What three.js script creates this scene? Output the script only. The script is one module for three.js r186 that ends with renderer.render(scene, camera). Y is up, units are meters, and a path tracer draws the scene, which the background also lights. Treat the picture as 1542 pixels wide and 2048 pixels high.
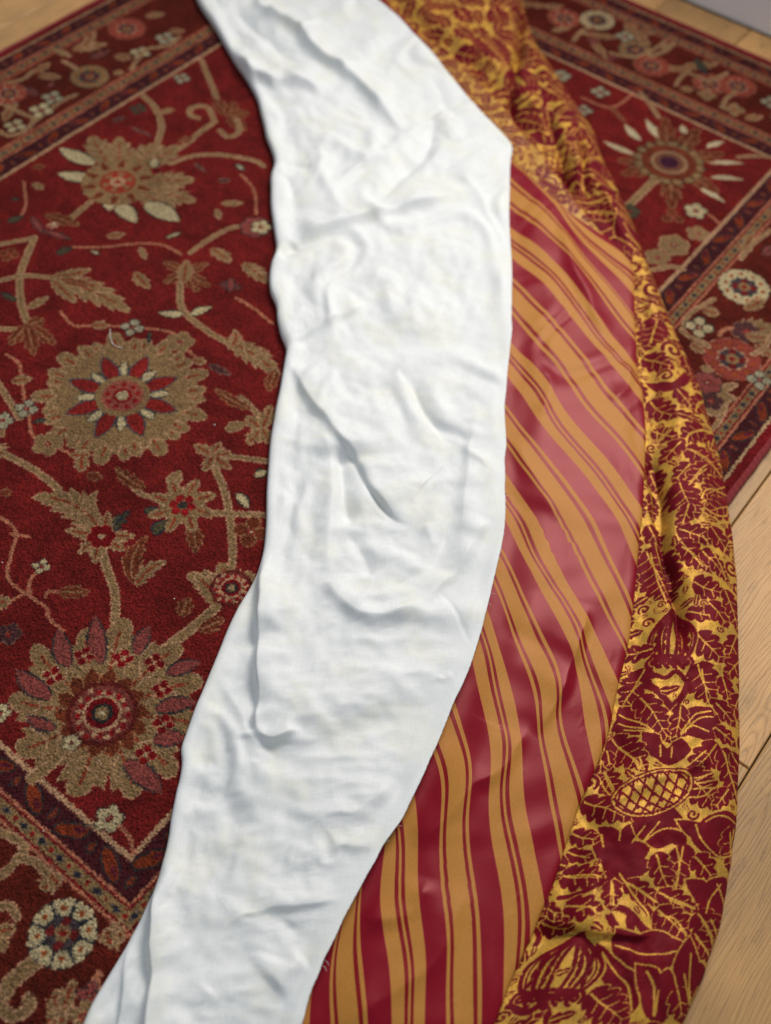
import * as THREE from 'three';
import { RectAreaLightUniformsLib } from 'three/addons/lights/RectAreaLightUniformsLib.js';
import { mergeGeometries } from 'three/addons/utils/BufferGeometryUtils.js';
import { createNoise2D } from 'simplex-noise';

// ---------------------------------------------------------------- camera, light, exposure
const scene = new THREE.Scene();
const EYE = new THREE.Vector3(0, 1.25, 0), PITCH = THREE.MathUtils.degToRad(54.183), ROLL = THREE.MathUtils.degToRad(5.188), YAW = THREE.MathUtils.degToRad(56.446);
const camera = new THREE.PerspectiveCamera(49.53, 771 / 1024, 0.05, 30);
{
  const fw = new THREE.Vector3(0, -Math.sin(PITCH), -Math.cos(PITCH)), r0 = new THREE.Vector3(1, 0, 0), u0 = new THREE.Vector3().crossVectors(r0, fw);
  const r = r0.clone().multiplyScalar(Math.cos(ROLL)).addScaledVector(u0, Math.sin(ROLL)), u = u0.clone().multiplyScalar(Math.cos(ROLL)).addScaledVector(r0, -Math.sin(ROLL));
  camera.position.copy(EYE);
  camera.quaternion.setFromRotationMatrix(new THREE.Matrix4().makeBasis(r, u, fw.clone().negate()));
}
camera.focus = 1.36;
camera.userData.fStop = 2.3;
scene.add(camera);

const renderer = new THREE.WebGLRenderer({ antialias: true });
renderer.setSize(771, 1024);
renderer.toneMapping = THREE.LinearToneMapping;
renderer.toneMappingExposure = 1.41;
renderer.shadowMap.enabled = true;
RectAreaLightUniformsLib.init();
scene.background = new THREE.Color(0.238, 0.26, 0.285);          // the dim daylight that the rest of the room sends back
// axes of the room: the rug, the floor boards and the wall share one direction
const room = (u, y, v) => new THREE.Vector3(u, y, -v).applyAxisAngle(new THREE.Vector3(0, 1, 0), YAW);
const WALL_U = 2.227, WINDOW = { v: 0.62, y: 1.62, w: 1.25, h: 1.3 };
const daylight = new THREE.RectAreaLight(new THREE.Color(1, 0.95, 0.88), 14.3, WINDOW.w - 0.1, WINDOW.h - 0.1);
daylight.name = 'window_daylight';
daylight.position.copy(room(WALL_U - 0.005, WINDOW.y, WINDOW.v));
daylight.lookAt(room(0, WINDOW.y - 0.6, WINDOW.v));
scene.add(daylight);

// ---------------------------------------------------------------- measurements in millimetres: x, height, z along the cloth edges; x, z along folds and stripes
const WHITE_LEFT=[-622,24,-2582,-605,23,-2525,-588,23,-2470,-571,23,-2416,-555,23,-2364,-539,23,-2313,-522,23,-2263,-506,22,-2215,-490,22,-2168,-474,22,-2122,-452,22,-2078,-427,22,-2036,-405,21,-1994,-384,21,-1953,-364,21,-1914,-341,21,-1875,-321,20,-1837,-304,20,-1799,-293,20,-1761,-282,20,-1724,-272,19,-1688,-258,19,-1653,-249,19,-1619,-250,19,-1580,-245,19,-1542,-240,18,-1505,-232,18,-1469,-224,18,-1434,-217,18,-1400,-220,18,-1365,-219,18,-1331,-213,18,-1299,-200,17,-1269,-194,17,-1238,-185,17,-1208,-173,17,-1179,-172,17,-1149,-172,17,-1120,-172,16,-1092,-173,16,-1064,-173,16,-1036,-173,16,-1010,-172,16,-984,-170,15,-958,-168,15,-933,-166,15,-908,-163,15,-884,-160,15,-860,-158,15,-837,-157,14,-814,-158,14,-791,-161,14,-769,-168,14,-746,-176,14,-724,-182,14,-702,-187,13,-681,-191,13,-660,-195,13,-639,-199,13,-619,-203,13,-599,-207,13,-580,-210,12,-561,-213,12,-542,-215,12,-524,-211,12,-506,-210,12,-489,-211,12,-471,-211,12,-454,-211,12,-437,-210,12,-421,-210,12,-404,-211,12,-388,-212,11,-372,-215,11,-356,-219,11,-341,-223,11,-325,-228,11,-310,-233,11,-295,-239,11,-280,-245,11,-265,-251,11,-250,-256,11,-236,-259,11,-222,-261,11,-209,-263,11,-195,-265,11,-182,-267,11,-169,-269,11,-156,-272,11,-143,-275,11,-130];
const WHITE_RIGHT=[-460,46,-2564,-419,46,-2512,-380,46,-2461,-341,46,-2412,-303,45,-2364,-266,45,-2317,-230,45,-2271,-196,45,-2226,-161,45,-2182,-128,45,-2139,-92,45,-2098,-61,45,-2057,-34,44,-2016,-8,44,-1976,16,44,-1937,37,44,-1898,58,43,-1860,79,43,-1823,101,43,-1787,123,43,-1752,147,42,-1718,164,42,-1684,162,42,-1648,161,41,-1609,161,40,-1571,161,40,-1534,161,39,-1498,162,39,-1462,164,38,-1428,166,37,-1394,167,37,-1361,167,36,-1329,167,36,-1297,167,35,-1266,168,35,-1235,166,34,-1205,164,34,-1175,162,33,-1146,161,33,-1118,159,32,-1090,159,32,-1063,161,31,-1036,162,31,-1010,160,30,-984,161,30,-959,161,29,-935,162,29,-910,162,29,-887,161,28,-863,158,28,-839,154,28,-816,150,27,-794,146,27,-771,142,27,-749,138,27,-728,134,26,-707,129,26,-686,124,26,-665,118,25,-645,111,25,-625,103,25,-605,97,25,-585,91,24,-566,85,24,-548,78,24,-529,72,24,-511,65,24,-493,58,24,-475,51,24,-457,41,24,-440,31,23,-423,24,23,-406,16,23,-389,9,23,-373,2,23,-357,-5,23,-341,-10,23,-326,-16,23,-311,-22,23,-296,-26,23,-281,-31,23,-267,-34,23,-252,-36,23,-239,-39,22,-225,-42,22,-211,-44,22,-198,-47,22,-185,-49,22,-172,-52,22,-159,-55,22,-147];
const STRIPE_RIGHT=[-355,44,-2588,-325,44,-2533,-296,44,-2480,-268,44,-2429,-240,44,-2378,-213,44,-2329,-185,44,-2281,-156,44,-2235,-127,44,-2190,-99,44,-2146,-72,44,-2103,-44,44,-2061,-16,44,-2020,20,43,-1982,62,43,-1945,87,43,-1907,112,43,-1870,135,43,-1832,157,43,-1796,173,42,-1760,193,42,-1725,215,42,-1691,232,41,-1659,249,41,-1622,266,40,-1587,284,39,-1552,303,38,-1519,324,37,-1486,346,37,-1454,364,36,-1423,368,35,-1390,367,33,-1358,366,32,-1327,365,31,-1296,365,29,-1265,364,28,-1235,363,28,-1206,365,27,-1177,368,27,-1148,369,27,-1120,369,26,-1092,368,26,-1065,366,25,-1039,364,25,-1012,361,25,-986,359,24,-961,356,24,-936,353,24,-911,349,23,-887,346,23,-863,343,23,-840,340,23,-817,337,23,-794,334,22,-772,330,22,-751,327,22,-729,322,22,-708,317,21,-687,311,21,-667,306,21,-646,302,21,-627,298,20,-607,293,20,-588,286,20,-569,279,20,-550,271,20,-531,263,20,-513,255,20,-495,249,20,-477,243,20,-460,237,19,-443,232,19,-426,226,19,-409,220,19,-393,213,19,-377,206,19,-361,200,19,-345,193,19,-330,186,19,-315,179,19,-300,173,19,-285,167,19,-270,162,19,-256,156,18,-242,151,18,-228,146,18,-214,140,18,-201,135,18,-187,130,18,-174,124,18,-161];
const DAMASK_RIGHT=[24,22,-2708,46,22,-2650,67,22,-2594,87,22,-2539,107,22,-2485,125,22,-2432,139,22,-2380,154,22,-2330,167,22,-2281,181,22,-2232,189,22,-2185,196,21,-2139,203,21,-2094,214,21,-2050,231,20,-2009,247,20,-1968,261,20,-1928,276,19,-1889,291,19,-1851,306,19,-1814,320,18,-1777,326,18,-1740,332,18,-1705,343,17,-1666,354,17,-1629,364,17,-1592,374,16,-1555,381,16,-1519,387,16,-1484,393,15,-1450,402,15,-1417,410,14,-1384,417,14,-1352,424,14,-1321,432,13,-1290,440,13,-1260,448,13,-1230,455,12,-1201,461,12,-1173,464,12,-1144,468,12,-1117,472,11,-1090,475,11,-1063,478,11,-1037,479,10,-1011,480,10,-985,480,10,-960,481,8,-936,482,7,-913,482,6,-890,481,6,-866,481,6,-843,479,6,-820,477,6,-797,475,6,-775,473,6,-753,471,6,-732,469,6,-711,467,6,-690,465,6,-670,462,5,-650,461,5,-630,459,5,-611,457,5,-592,454,5,-573,451,5,-554,448,5,-536,446,5,-518,443,5,-501,439,5,-483,434,5,-466,431,5,-449,426,5,-432,422,5,-416,417,5,-399,413,5,-383,407,5,-367,400,5,-352,393,5,-336,387,5,-321,379,4,-306,371,4,-291,363,4,-276,354,4,-261,345,4,-247,335,4,-232,326,4,-218,317,4,-204,307,4,-191,298,4,-177];
const WHITE_FOLDS={f1:[-363,-2152,-326,-2063,-273,-2021,-244,-1991,-202,-1923,-140,-1866,-88,-1800,-47,-1741,-25,-1705],
f1b:[-252,-1987,-235,-2007,-214,-2035],
f2:[-389,-1930,-360,-1901,-322,-1865,-281,-1841,-239,-1839,-201,-1828,-176,-1805],
f3:[-402,-2108,-350,-2026,-309,-1977,-264,-1920,-225,-1877],
f4:[-237,-1603,-211,-1607,-181,-1605],
f4b:[-229,-1582,-213,-1555,-204,-1519],
f5:[-202,-1678,-153,-1674,-111,-1649,-81,-1608],
f5b:[-166,-1589,-142,-1545,-123,-1502,-111,-1466],
f6:[-212,-1413,-181,-1429,-135,-1453,-79,-1478,-22,-1504,35,-1534,98,-1567],
f7:[21,-1797,19,-1714,12,-1656,-19,-1603,-47,-1550,-65,-1511],
f8:[62,-1601,93,-1579,113,-1546,127,-1499,140,-1463,157,-1427],
f9:[-211,-1377,-196,-1391,-185,-1407],
f10:[-177,-1175,-156,-1199,-120,-1233,-84,-1259,-53,-1285],
f10b:[-57,-1365,-41,-1330,-24,-1289,-4,-1237],
f11:[-171,-1164,-159,-1143,-137,-1100,-108,-1052,-72,-1004,-49,-973,-36,-950,-17,-916,5,-887,25,-872,51,-867],
f11s:[-83,-1008,-65,-985,-52,-967,-39,-946,-20,-911,0,-884,20,-870,38,-867],
f12:[139,-883,125,-853,105,-810,81,-773,54,-746,25,-726,-4,-718,-29,-722,-49,-738,-62,-757,-70,-778],
f13:[90,-904,82,-841,62,-801,32,-773,2,-751],
f13b:[-49,-847,-31,-817,-16,-791,-11,-772],
f14:[51,-870,60,-850,71,-828],
f15:[94,-1004,110,-995,108,-947,105,-897,107,-855],
f15b:[114,-1047,112,-1015,110,-995,126,-981,141,-961],
f16:[-118,-554,-90,-564,-53,-579,-10,-599,12,-614,41,-637,70,-662],
f17:[-154,-811,-153,-784,-150,-739,-146,-688,-140,-640,-133,-600,-131,-567,-128,-542],
f17b:[-134,-586,-131,-568,-124,-550,-109,-541,-89,-548,-71,-555],
f18:[-185,-615,-165,-587,-152,-569,-140,-549,-121,-528],
f19:[-170,-482,-156,-466,-138,-444,-121,-424],
f19b:[-180,-406,-154,-400,-125,-394],
f20:[40,-502,13,-475,-5,-461,-36,-454,-63,-433],
f21:[-30,-412,-23,-416,-15,-421,2,-420,28,-419],
f21b:[-82,-401,-59,-399,-30,-412],
f22:[-137,-320,-125,-326,-113,-336,-101,-339,-83,-348,-64,-352,-36,-357,-6,-363],
f23:[-60,-336,-68,-315,-75,-289],
f23b:[-76,-264,-59,-282,-42,-300],
f24:[-140,-229,-140,-247,-134,-261],
f25:[-210,-403,-212,-381,-209,-343,-203,-297,-196,-253,-191,-216,-184,-162],
f26:[-223,-301,-227,-280,-226,-249,-222,-213,-215,-160],
f27:[9,-1881,35,-1815,65,-1751],
f28:[-6,-1155,27,-1101,52,-1048,74,-1017,96,-1001],
f29:[-79,-993,-65,-941,-54,-892,-46,-851],
f30:[-108,-1030,-87,-974,-75,-926,-75,-877,-73,-828,-68,-778],
f31:[-144,-882,-109,-820,-79,-784],
f32:[78,-765,96,-739,114,-704,126,-681],
f33:[-31,-689,14,-685,57,-695],
f34:[-121,-1170,-77,-1105,-51,-1070],
f35:[79,-641,85,-634,94,-639,92,-648]};
const STRIPE_LINES=[[95,-1804,136,-1726,169,-1660,187,-1631,214,-1593,235,-1564,263,-1530,287,-1510,315,-1490,338,-1473],
[96,-1764,137,-1708,187,-1646,249,-1555,263,-1514,294,-1460,352,-1401,384,-1363],
[107,-1722,169,-1643,209,-1576,242,-1533,277,-1455,326,-1376,365,-1314],
[127,-1620,167,-1573,205,-1533,248,-1476,276,-1422,310,-1372,356,-1300,379,-1267],
[129,-1549,165,-1514,200,-1477,237,-1442,267,-1394,293,-1344,322,-1282,355,-1245,368,-1217],
[130,-1486,167,-1450,205,-1413,233,-1380,266,-1322,294,-1270,309,-1235,328,-1214,347,-1195,365,-1167],
[131,-1425,168,-1391,193,-1368,216,-1329,249,-1282,273,-1252,285,-1228,311,-1188,331,-1144,354,-1120,368,-1100],
[139,-1366,170,-1328,200,-1282,232,-1238,246,-1219,275,-1162,294,-1124,326,-1079,353,-1049,364,-1027],
[137,-1310,168,-1260,189,-1212,225,-1182,243,-1134,265,-1090,303,-1047,332,-1007,356,-965],
[145,-1223,169,-1194,190,-1160,214,-1126,223,-1093,231,-1070,259,-1032,288,-996,313,-953,334,-913,348,-881],
[140,-1159,163,-1124,184,-1084,204,-1045,238,-1009,268,-966,292,-927,317,-881,313,-856,333,-823,340,-799],
[145,-1089,162,-1063,182,-1025,202,-988,231,-940,251,-905,265,-874,270,-866,288,-825,311,-774,326,-734,332,-717],
[149,-1027,165,-1000,192,-952,217,-915,230,-884,231,-862,246,-860,250,-828,266,-789,283,-750,302,-720,316,-690],
[146,-957,162,-923,184,-903,191,-874,192,-870,201,-833,222,-800,245,-762,258,-731,262,-702,269,-676,281,-645,294,-609,293,-597],
[151,-889,165,-863,170,-859,174,-842,182,-823,193,-788,209,-750,227,-716,240,-689,248,-661,240,-609,252,-575,265,-543,271,-526],
[138,-849,154,-821,169,-789,179,-743,196,-701,214,-663,228,-634,215,-606,224,-565,235,-523,242,-489,246,-464],
[132,-805,148,-771,161,-733,168,-693,181,-652,197,-619,194,-598,198,-568,203,-531,205,-497,214,-465,219,-436,224,-412],
[127,-738,139,-708,148,-680,152,-646,154,-625,157,-613,163,-597,172,-567,169,-540,164,-512,167,-475,177,-440,177,-436,185,-402,187,-396,191,-357,187,-319],
[113,-658,122,-625,123,-620,129,-591,130,-577,139,-544,139,-517,134,-475,138,-440,140,-432,146,-398,151,-387,154,-354,156,-316,160,-286,158,-252,155,-219],
[76,-611,99,-570,111,-536,115,-507,109,-473,108,-442,110,-432,118,-394,113,-390,125,-355,124,-323,124,-286,128,-250,132,-217],
[56,-564,80,-525,85,-489,84,-453,84,-429,84,-422,85,-388,85,-381,94,-348,99,-322,97,-287,99,-247,99,-215],
[33,-492,48,-455,52,-428,52,-424,53,-385,51,-366,62,-332,71,-303,70,-276,71,-245,74,-213],
[23,-444,16,-379,17,-351,27,-318,35,-288,40,-256,41,-242,47,-210],
[2,-381,1,-346,-7,-317,2,-276,9,-239,15,-208],
[-14,-341,-23,-292,-25,-265,-20,-246,-13,-205],
[-38,-290,-49,-254,-48,-235,-46,-203]];
const STRIPE_FOLDS={s1:[246,-1522,255,-1461,270,-1392,289,-1338,304,-1285,325,-1236],
s2:[274,-769,268,-745,259,-721,248,-683,238,-649,226,-620,213,-595,200,-573],
s2b:[239,-648,231,-622,215,-598,202,-580,185,-553],
s3:[192,-598,189,-573,178,-556,167,-537,149,-518,131,-505,120,-489,105,-471,89,-455,76,-437,63,-426],
s4:[355,-1217,345,-1154,324,-1127,311,-1119],
s5:[219,-1185,228,-1148,224,-1115,212,-1073],
s6:[160,-1048,179,-1013,202,-969,222,-925,233,-888],
s7:[132,-391,113,-356,106,-329,92,-302,66,-281,41,-265,16,-249,-9,-240],
s8:[83,-397,73,-364,54,-351,31,-345,11,-347]};
const DAMASK_FOLDS={d1:[374,-1055,377,-996,380,-938,380,-892,382,-842,388,-797,389,-737,392,-685],
d2:[382,-977,399,-953,413,-939,426,-913,433,-883,440,-845],
d3:[398,-821,396,-765,394,-711],
d4:[202,-358,220,-361,244,-359,265,-352,293,-352,319,-354,333,-350],
d4b:[268,-415,296,-400,321,-384,335,-377],
d5:[367,-537,386,-545,404,-556,415,-560],
d5b:[261,-473,288,-496,314,-511,345,-530,368,-539],
d6:[388,-689,390,-658,379,-627],
d7:[456,-695,436,-594,433,-503,410,-416,376,-335],
d8:[187,-2221,180,-2062,171,-1926,163,-1834,192,-1741],
d9:[225,-1810,241,-1737,254,-1677,268,-1615,286,-1569],
d9b:[285,-1776,290,-1698,294,-1623,293,-1570],
d10:[181,-2049,212,-1945,236,-1845,272,-1774,297,-1714],
d11:[137,-1841,165,-1790,198,-1742],
d12:[307,-1625,330,-1556,352,-1495,370,-1431],
d13:[283,-396,313,-409,334,-430,352,-446],
d14:[249,-335,277,-334,308,-329,339,-320],
d15:[200,-357,220,-348,266,-355]};
// ---------------------------------------------------------------- helpers
function rng(seed) { let a = seed >>> 0; return () => { a = (a + 0x6d2b79f5) | 0; let t = Math.imul(a ^ (a >>> 15), 1 | a); t = (t + Math.imul(t ^ (t >>> 7), 61 | t)) ^ t; return ((t ^ (t >>> 14)) >>> 0) / 4294967296; }; }
const noiseA = createNoise2D(rng(11)), noiseB = createNoise2D(rng(12)), noiseC = createNoise2D(rng(13));
const hash = (x, y) => { let h = Math.imul(x, 374761393) + Math.imul(y, 668265263) | 0; h = Math.imul(h ^ (h >>> 13), 1274126177); return ((h ^ (h >>> 16)) >>> 0) / 4294967296; };
const clamp = THREE.MathUtils.clamp, lerp = THREE.MathUtils.lerp, smooth = (a, b, x) => { const t = clamp((x - a) / (b - a), 0, 1); return t * t * (3 - 2 * t); };
const names = new Map();
function numbered(n) { const k = names.get(n) ?? 0; names.set(n, k + 1); return k ? n + '_' + String(k).padStart(3, '0') : n; }
function mesh(name, geometry, material, parent, label) { const m = new THREE.Mesh(geometry, material); m.name = parent === scene ? numbered(name) : name; m.castShadow = m.receiveShadow = true; if (label) m.userData.label = label; parent.add(m); return m; }
function thing(name, label, category, group) { const g = new THREE.Group(); g.name = numbered(name); Object.assign(g.userData, { label, category }); if (group) g.userData.group = group; scene.add(g); return g; }
function structure(name) { const g = new THREE.Group(); g.name = name; g.userData.kind = 'structure'; scene.add(g); return g; }
function canvas(w, h) { const c = document.createElement('canvas'); c.width = w; c.height = h; return c; }
function dataTexture(w, h, pixel, srgb) {                          // pixel(x, y) -> [r, g, b] 0..255
  const d = new Uint8Array(w * h * 4);
  for (let y = 0, i = 0; y < h; y++) for (let x = 0; x < w; x++, i += 4) { const p = pixel(x, y); d[i] = p[0]; d[i + 1] = p[1]; d[i + 2] = p[2]; d[i + 3] = 255; }
  const t = new THREE.DataTexture(d, w, h); t.magFilter = THREE.LinearFilter; t.wrapS = t.wrapT = THREE.RepeatWrapping; if (srgb) t.colorSpace = THREE.SRGBColorSpace; t.needsUpdate = true; return t;
}
function fromCanvas(c, srgb) { const t = new THREE.CanvasTexture(c); t.wrapS = t.wrapT = THREE.RepeatWrapping; if (srgb) t.colorSpace = THREE.SRGBColorSpace; return t; }
const grey = (v) => { const k = clamp(v, 0, 255) | 0; return [k, k, k]; };
const fbm = (n, x, y, o = 4) => { let s = 0, a = 0.5; for (let i = 0; i < o; i++) { s += a * n(x, y); x *= 2.03; y *= 2.03; a *= 0.5; } return s; };

// ---------------------------------------------------------------- floor of oak boards
const BOARD = 0.187, FIRST = 0.1106;
const RUG = { u0: -0.1035, u1: 2.1325, v0: 0.1305, v1: 1.7245, top: 0.008 };
function oak(seed, W = 384, H = 2048) {
  const cx = 0.5 + 0.5 * Math.sin(seed * 7.1), px = 3 + seed * 17.3;
  const grain = new Float32Array(W * H);
  for (let y = 0; y < H; y++) for (let x = 0; x < W; x++) {
    const a = x / W * 0.187, b = y / H * 1.3;                       // metres across and along
    const warp = 0.02 * fbm(noiseA, a * 7 + px, b * 1.5 + px, 2) + 0.0022 * noiseB(a * 60, b * 7 + px);
    const r = Math.hypot((a - 0.187 * cx + warp), 0.018 + 0.05 * noiseC(b * 0.9 + px, 2.2)) * 240;
    const ring = r - Math.floor(r), line = Math.pow(Math.abs(ring * 2 - 1), 3);
    const pores = Math.max(0, noiseB(a * 900 + px, b * 26)) * (0.35 + 0.65 * line);
    const fine = noiseC(a * 420, b * 9 + px);
    grain[y * W + x] = 0.42 * line + 0.36 * pores + 0.16 * fine;
  }
  const map = dataTexture(W, H, (x, y) => {
    const g = grain[y * W + x], a = x / W * 0.187, b = y / H * 1.3;
    const tone = 1 + 0.16 * fbm(noiseA, a * 6 + px, b * 3, 3) - 0.1 * smooth(0.45, 0.75, noiseB(a * 60 + px, b * 14)) * (hash(x >> 1, y >> 2) > 0.5 ? 1 : 0.3) + 0.05 * (seed % 3 - 1);
    let k = tone * (1 - 0.27 * g);
    for (let j = 0; j < 2; j++) { const kx = (0.2 + 0.6 * hash(seed, j + 3)) * 0.187, ky = hash(seed, j + 9) * 1.3, q = Math.hypot((a - kx) * 1.6, b - ky); k *= 1 - 0.42 * Math.exp(-Math.pow(q / 0.0045, 2)); }
    return [clamp(182 * k, 0, 255), clamp(138 * k * (1 - 0.03 * g), 0, 255), clamp(84 * k * (1 - 0.08 * g), 0, 255)];
  }, true);
  const bump = dataTexture(W, H, (x, y) => grey(255 - 200 * grain[y * W + x]));
  map.wrapS = bump.wrapS = map.wrapT = bump.wrapT = THREE.MirroredRepeatWrapping;
  return new THREE.MeshStandardMaterial({ map, bumpMap: bump, bumpScale: 0.0006, roughness: 0.52 });
}
const floor = structure('floor');
floor.rotation.y = YAW;
{
  const oaks = [1, 2, 3, 4, 5].map((s) => oak(s));
  function boardGeometry(length, width, u0) {                        // bevelled slab, uv in board lengths, local x along, z across
    const c = 0.0015, g = 0.0009, h = 0, t = -0.012, L = length - 2 * g, Wd = width - 2 * g;
    const P = [], N = [], uv = [], idx = [];
    const quad = (a, b, cc, d) => { const i = P.length / 3; for (const q of [a, b, cc, d]) { P.push(...q); uv.push(q[2] / 0.187 + 0.5, (q[0] + u0) / 1.3); } idx.push(i, i + 1, i + 2, i, i + 2, i + 3); };
    const X = L / 2, Z = Wd / 2;
    quad([-X + c, h, Z - c], [X - c, h, Z - c], [X - c, h, -Z + c], [-X + c, h, -Z + c]);
    quad([-X, h - c, Z], [X, h - c, Z], [X - c, h, Z - c], [-X + c, h, Z - c]); quad([X, h - c, -Z], [-X, h - c, -Z], [-X + c, h, -Z + c], [X - c, h, -Z + c]);
    quad([X, h - c, Z], [X, h - c, -Z], [X - c, h, -Z + c], [X - c, h, Z - c]); quad([-X, h - c, -Z], [-X, h - c, Z], [-X + c, h, Z - c], [-X + c, h, -Z + c]);
    quad([-X, t, Z], [X, t, Z], [X, h - c, Z], [-X, h - c, Z]); quad([X, t, -Z], [-X, t, -Z], [-X, h - c, -Z], [X, h - c, -Z]);
    quad([X, t, Z], [X, t, -Z], [X, h - c, -Z], [X, h - c, Z]); quad([-X, t, -Z], [-X, t, Z], [-X, h - c, Z], [-X, h - c, -Z]);
    const geo = new THREE.BufferGeometry(); geo.setAttribute('position', new THREE.Float32BufferAttribute(P, 3)); geo.setAttribute('uv', new THREE.Float32BufferAttribute(uv, 2)); geo.setIndex(idx); geo.computeVertexNormals(); return geo;
  }
  const r = rng(77);
  for (let k = -5; k <= 10; k++) {
    let joints = [-0.62 - r() * 0.3]; const v0 = FIRST + (k) * BOARD;
    if (k === -1) joints = [-0.56, 0.7325]; else joints.push(joints[0] + 0.55 + r() * 0.5);
    while (joints[joints.length - 1] < WALL_U - 0.25) joints.push(joints[joints.length - 1] + 1.29);
    joints[joints.length - 1] = WALL_U - 0.004;
    for (let j = 0; j + 1 < joints.length; j++) {
      const a = joints[j], b = joints[j + 1];
      const inside = a > RUG.u0 + 0.05 && b < RUG.u1 - 0.05 && v0 > RUG.v0 + 0.05 && v0 + BOARD < RUG.v1 - 0.05;
      const turn = r() * 1.3, which = Math.floor(r() * 5), rot = r() < 0.5;
      if (inside) continue;                                          // nothing of it shows under the rug
      const m = mesh('plank', boardGeometry(b - a, BOARD, turn), oaks[which], floor);
      m.position.set((a + b) / 2, 0, -(v0 + BOARD / 2)); if (rot) m.rotation.y = Math.PI;
    }
  }
  const base = mesh('underlay', new THREE.BoxGeometry(3.6, 0.02, 3.4), new THREE.MeshStandardMaterial({ color: new THREE.Color(0.05, 0.035, 0.022), roughness: 1 }), floor);
  base.position.set(0.6, -0.023, -0.8);
}
// ---------------------------------------------------------------- wall with the window that lights the room
{
  const wall = structure('wall'); wall.rotation.y = YAW;
  const paint = new THREE.MeshStandardMaterial({ color: new THREE.Color(0.88, 0.86, 0.87), roughness: 0.75, bumpMap: dataTexture(256, 256, (x, y) => grey(128 + 90 * noiseA(x / 9, y / 9))), bumpScale: 0.0004 });
  const T = 0.2, V0 = -1.6, V1 = 3.0, H = 2.5, a = WINDOW.v - WINDOW.w / 2, b = WINDOW.v + WINDOW.w / 2, lo = WINDOW.y - WINDOW.h / 2, hi = WINDOW.y + WINDOW.h / 2;
  const block = (name, v0, v1, y0, y1, u0 = WALL_U + 0.016, t = T) => { const m = mesh(name, new THREE.BoxGeometry(t, y1 - y0, v1 - v0), paint, wall); m.position.set(u0 + t / 2, (y0 + y1) / 2, -(v0 + v1) / 2); };
  block('wall_panel', V0, V1, -0.01, lo); block('wall_panel', V0, V1, hi, H); block('wall_panel', V0, a, lo, hi); block('wall_panel', b, V1, lo, hi);
  block('skirting_board', V0, V1, 0.0015, 0.12, WALL_U, 0.016);
  const win = thing('window', 'bright white framed window in the wall above the skirting board', 'window'); win.rotation.y = YAW; win.position.set(0, 0, 0);
  const white = new THREE.MeshStandardMaterial({ color: new THREE.Color(0.75, 0.75, 0.74), roughness: 0.4 });
  const f = [];
  for (const [v, y, w, h] of [[WINDOW.v, lo + 0.025, WINDOW.w, 0.05], [WINDOW.v, hi - 0.025, WINDOW.w, 0.05], [a + 0.025, WINDOW.y, 0.05, WINDOW.h - 0.1], [b - 0.025, WINDOW.y, 0.05, WINDOW.h - 0.1]]) { const g = new THREE.BoxGeometry(0.07, h, w); g.translate(WALL_U + 0.05, y, -v); f.push(g); }
  mesh('frame', mergeGeometries(f), white, win);
  const pane = mesh('pane', new THREE.BoxGeometry(0.006, WINDOW.h - 0.1, WINDOW.w - 0.1), new THREE.MeshStandardMaterial({ color: 0xffffff, emissive: new THREE.Color(1, 0.97, 0.93), emissiveIntensity: 1.2, roughness: 0.1 }), win);
  pane.position.set(WALL_U + 0.05, WINDOW.y, -WINDOW.v);
}
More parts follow.
